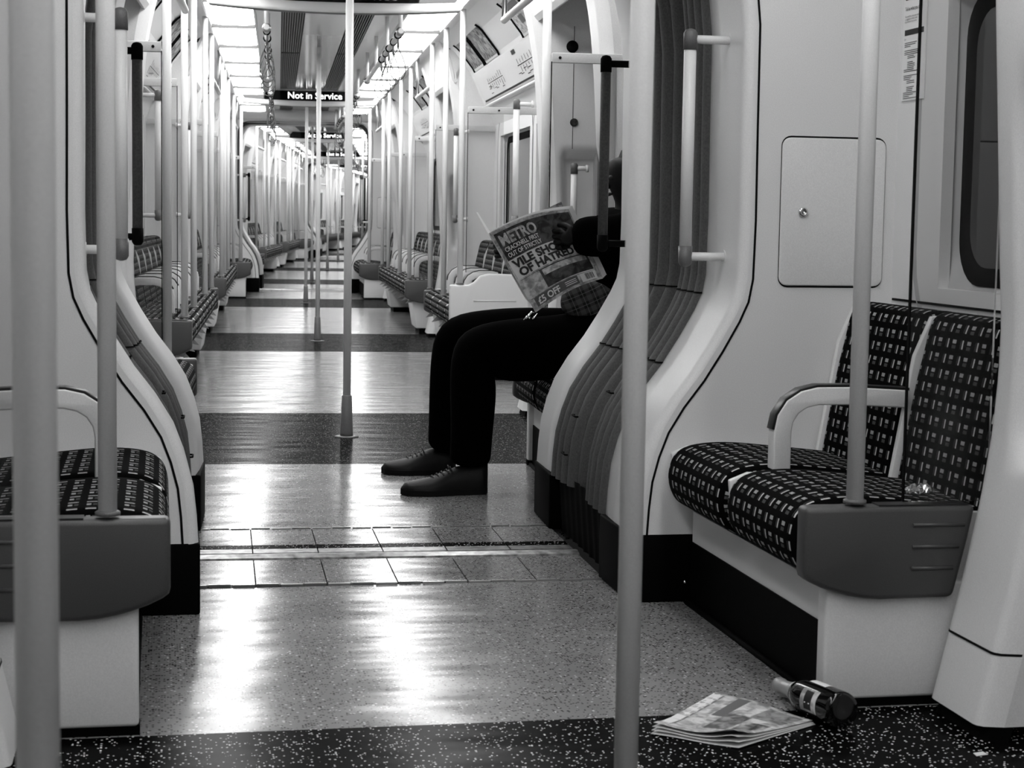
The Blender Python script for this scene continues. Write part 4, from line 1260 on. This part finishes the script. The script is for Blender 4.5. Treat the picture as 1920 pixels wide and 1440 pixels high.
        m = MB(); rows = []
        for i in range(n+1):
            q = i/n; c = H+f*L_*q; hw = max(.003, halfw(q)); tz = top(q)
            if q > .9: tz = lerp(top(.9), .022, ((q-.9)/.1)**2)
            z0 = lift+tip*max(0, q-.72)*.35
            ring = []
            for j in range(17):
                a = PI*j/16
                ring.append(tuple(c+sd*hw*math.cos(a)*(1 if math.sin(a) < .5 else .97)+up*(z0+.016+(tz-.016)*math.sin(a)**.75)))
            rows.append(ring)
        m.grid(rows)
        m.add([Vector(p) for p in rows[0]], [tuple(range(17))]); 
        o = part('shoe', m, 'shoe_leather', t)
        sl = MB(); rows = []
        for i in range(n+1):
            q = i/n; c = H+f*L_*q; hw = max(.003, halfw(q)+.005); z0 = lift+tip*max(0, q-.72)*.35
            rows.append([tuple(c+sd*hw*x+up*(z0+zz)) for x, zz in ((-1, .0), (-1.0, .020), (1.0, .020), (1, .0))])
        sl.grid(rows, closed=True, smooth=False)
        for r in (rows[0], rows[-1]): sl.add([Vector(p) for p in r], [(0, 1, 2, 3)])
        part('sole', sl, 'shoe_sole', o)
        lc = MB()
        for i in range(4):
            q = .46+.055*i; c = H+f*L_*q; tz = lift+top(q)+.003
            lc.tube([tuple(c+sd*-.026+up*(tz-.012)), tuple(c+f*.006+up*tz), tuple(c+sd*.026+f*.004+up*(tz-.012))], .0028, 6)
            lc.tube([tuple(c+sd*.026+up*(tz-.012)), tuple(c+f*.008+up*tz), tuple(c+sd*-.026+f*.010+up*(tz-.012))], .0025, 6)
        c = H+f*L_*.45; tz = top(.45)+.006
        for sg in (1, -1): lc.tube([tuple(c+up*tz), tuple(c+sd*.018*sg+up*(tz+.008)), tuple(c+sd*.03*sg+f*-.004+up*(tz-.004)), tuple(c+up*tz)], .0025, 6)
        part('laces', lc, 'lace', o)
    shoe((.125, 1.13), (.443, 1.17), .060, lift=.0, tip=.03)
    shoe((.085, 1.66), (.375, 1.65), .058, lift=.0, tip=.03)
    # the held newspaper: a thing of its own
    nt = thing('newspaper', 'tabloid newspaper held open by the reader, bold headline on its cover', 'newspaper', 1, (.60, 1.08, .8))
    V = 1.10
    def wp(px, py, dv=0.0):
        """a corner of the sheet where it stands in the aisle plane v=V (photo measure turned to metres)"""
        v = V+dv; o = FR(1).inverted() @ Vector((0, 0, CH)); d = FR(1).inverted().to_3x3() @ (R3 @ rayc(px, py)); tt = (v-o.y)/d.y; return o+d*tt
    TL, TR, BR, BL = wp(917, 437), wp(1066, 392), wp(1131, 522), wp(1004, 586)
    n = 20
    def pg(a, b, li=0):      # a across 0..1, b down 0..1
        p = TL.lerp(TR, a).lerp(BL.lerp(BR, a), b)
        bow = .020*math.sin(PI*a)*(1-b*.7)
        p = Vector((p.x, p.y, p.z+bow+(.014*math.sin(PI*a)*b)))
        p.y += -.030*math.sin(PI*a)+.012*math.sin(2*PI*b)+li*.010
        return p
    def sheet(name, matn, li, a0=0, a1=1, b0=0, b1=1, dz=(0, 0, 0), lift=0, par=nt):
        m = MB(); m.grid([[tuple(pg(lerp(a0, a1, i/n), lerp(b0, b1, j/n), li)+Vector(dz)+Vector((0, -lift, 0))) for i in range(n+1)] for j in range(n+1)])
        return part(name, m, matn, par)
    cover = sheet('cover', 'print_soft', 0)
    for li in (1, 2, 3): sheet('page', 'paper_white', li, dz=(.006*li, 0, .004*li))
    # rear leaf standing up behind
    P4 = [wp(995, 405, .10), wp(1052, 378, .12), wp(1078, 440, .12), wp(1020, 470, .10)]
    m = MB(); m.grid([[tuple(P4[0].lerp(P4[1], i/6).lerp(P4[3].lerp(P4[2], i/6), j/6)+Vector((0, .01*math.sin(i), 0))) for i in range(7)] for j in range(7)]); part('rear_page', m, 'print_mid', nt)
    # thin leaf edge pointing up left
    m = MB(); m.grid([[tuple(p) for p in (wp(893, 398, .06), wp(896, 398, .07))], [tuple(p) for p in (wp(914, 436, .01), wp(922, 440, .02))], [tuple(p) for p in (wp(985, 560, .005), wp(1000, 575, .02))]], smooth=False); part('leaf_edge', m, 'paper_white', nt)
    def block(nm_, matn, a0, a1, b0, b1, lift): return sheet(nm_, matn, 0, a0, a1, b0, b1, lift=lift, par=cover)
    block('masthead', 'print_dark', .03, .98, .04, .37, .002)
    block('headline_ground', 'paper_white', .02, .90, .375, .60, .0025)
    block('photo', 'print_dark', .27, .93, .62, .84, .002)
    block('photo_band', 'print_soft', .30, .90, .63, .70, .003)
    block('offer_band', 'ink_grey', .06, .66, .86, .965, .002)
    block('side_box', 'text_white', .70, .93, .84, .97, .002)
    bc = MB()
    def strip(mb, a0, a1, b0, b1, lift):
        q = 4; mb.grid([[tuple(pg(lerp(a0, a1, i/q), lerp(b0, b1, j/q))+Vector((0, -lift, 0))) for i in range(q+1)] for j in range(q+1)])
    x = .77
    while x < .885:
        wd = random.choice((.004, .007, .010)); strip(bc, x, x+wd, .87, .95, .003); x += wd+random.choice((.004, .006))
    part('price_lines', bc, 'ink_black', cover)
    for i_, (bb) in enumerate((.375, .615, .852)):
        r_ = MB(); strip(r_, .03, .93, bb, bb+.004, .004); part('rule', r_, 'ink_black' if i_ else 'text_white', cover)
    def letters(nm_, txt, a, b, ht, wd, matn, off, lift):
        """lettering laid on the bowed sheet; ht is height as a share of the page, wd its width"""
        tm = MB(); text_mb(tm, txt, 1.0, (0, 0, 0), (1, 0, 0), (0, 1, 0), off=off)
        xs = [v.x for v in tm.v]; ys = [v.y for v in tm.v]; x0, x1 = min(xs), max(xs); y1 = .70
        for v in tm.v:
            aa = a+(v.x-x0)/(x1-x0)*wd; bb = b+(1-v.y/y1)*ht; p = pg(aa, bb); v.x, v.y, v.z = p.x, p.y-lift, p.z
        part(nm_, tm, matn, cover)
    letters('title', 'METRO', .06, .075, .125, .44, 'print_soft', .035, .006)
    letters('strapline', 'CRACKNELL FIRST', .06, .225, .050, .42, 'text_white', .014, .006)
    letters('strapline', 'OUT OF STRICTLY', .06, .295, .050, .42, 'text_white', .014, .006)
    letters('headline', 'VILE SHOW', .05, .390, .088, .72, 'ink_black', .045, .006)
    letters('headline', 'OF HATRED', .07, .497, .088, .72, 'ink_black', .045, .006)
    letters('offer', '£5 OFF', .09, .875, .075, .30, 'text_white', .03, .006)
    # newspaper lines in white beside
    sm_ = MB()
    for q in range(3): strip(sm_, .47, .63, .885+q*.022, .893+q*.022, .004)
    part('small_print', sm_, 'text_white', cover)
reader()
# a bag clip/keys on the thigh
m = MB()
for i in range(5):
    a = i*1.2; m.tube([(.60+.012*math.cos(a), 1.18, .645+.010*math.sin(a)), (.60+.02*math.cos(a+.6), 1.175, .640+.02*math.sin(a+.6)), (.585+.02*math.cos(a+1), 1.17, .628)], .004, 6)
solo('key_ring', m, 'chrome', 'small shiny bunch of keys by the reader\'s near hand', 'keys', 1, (.60, 1.18, .64))
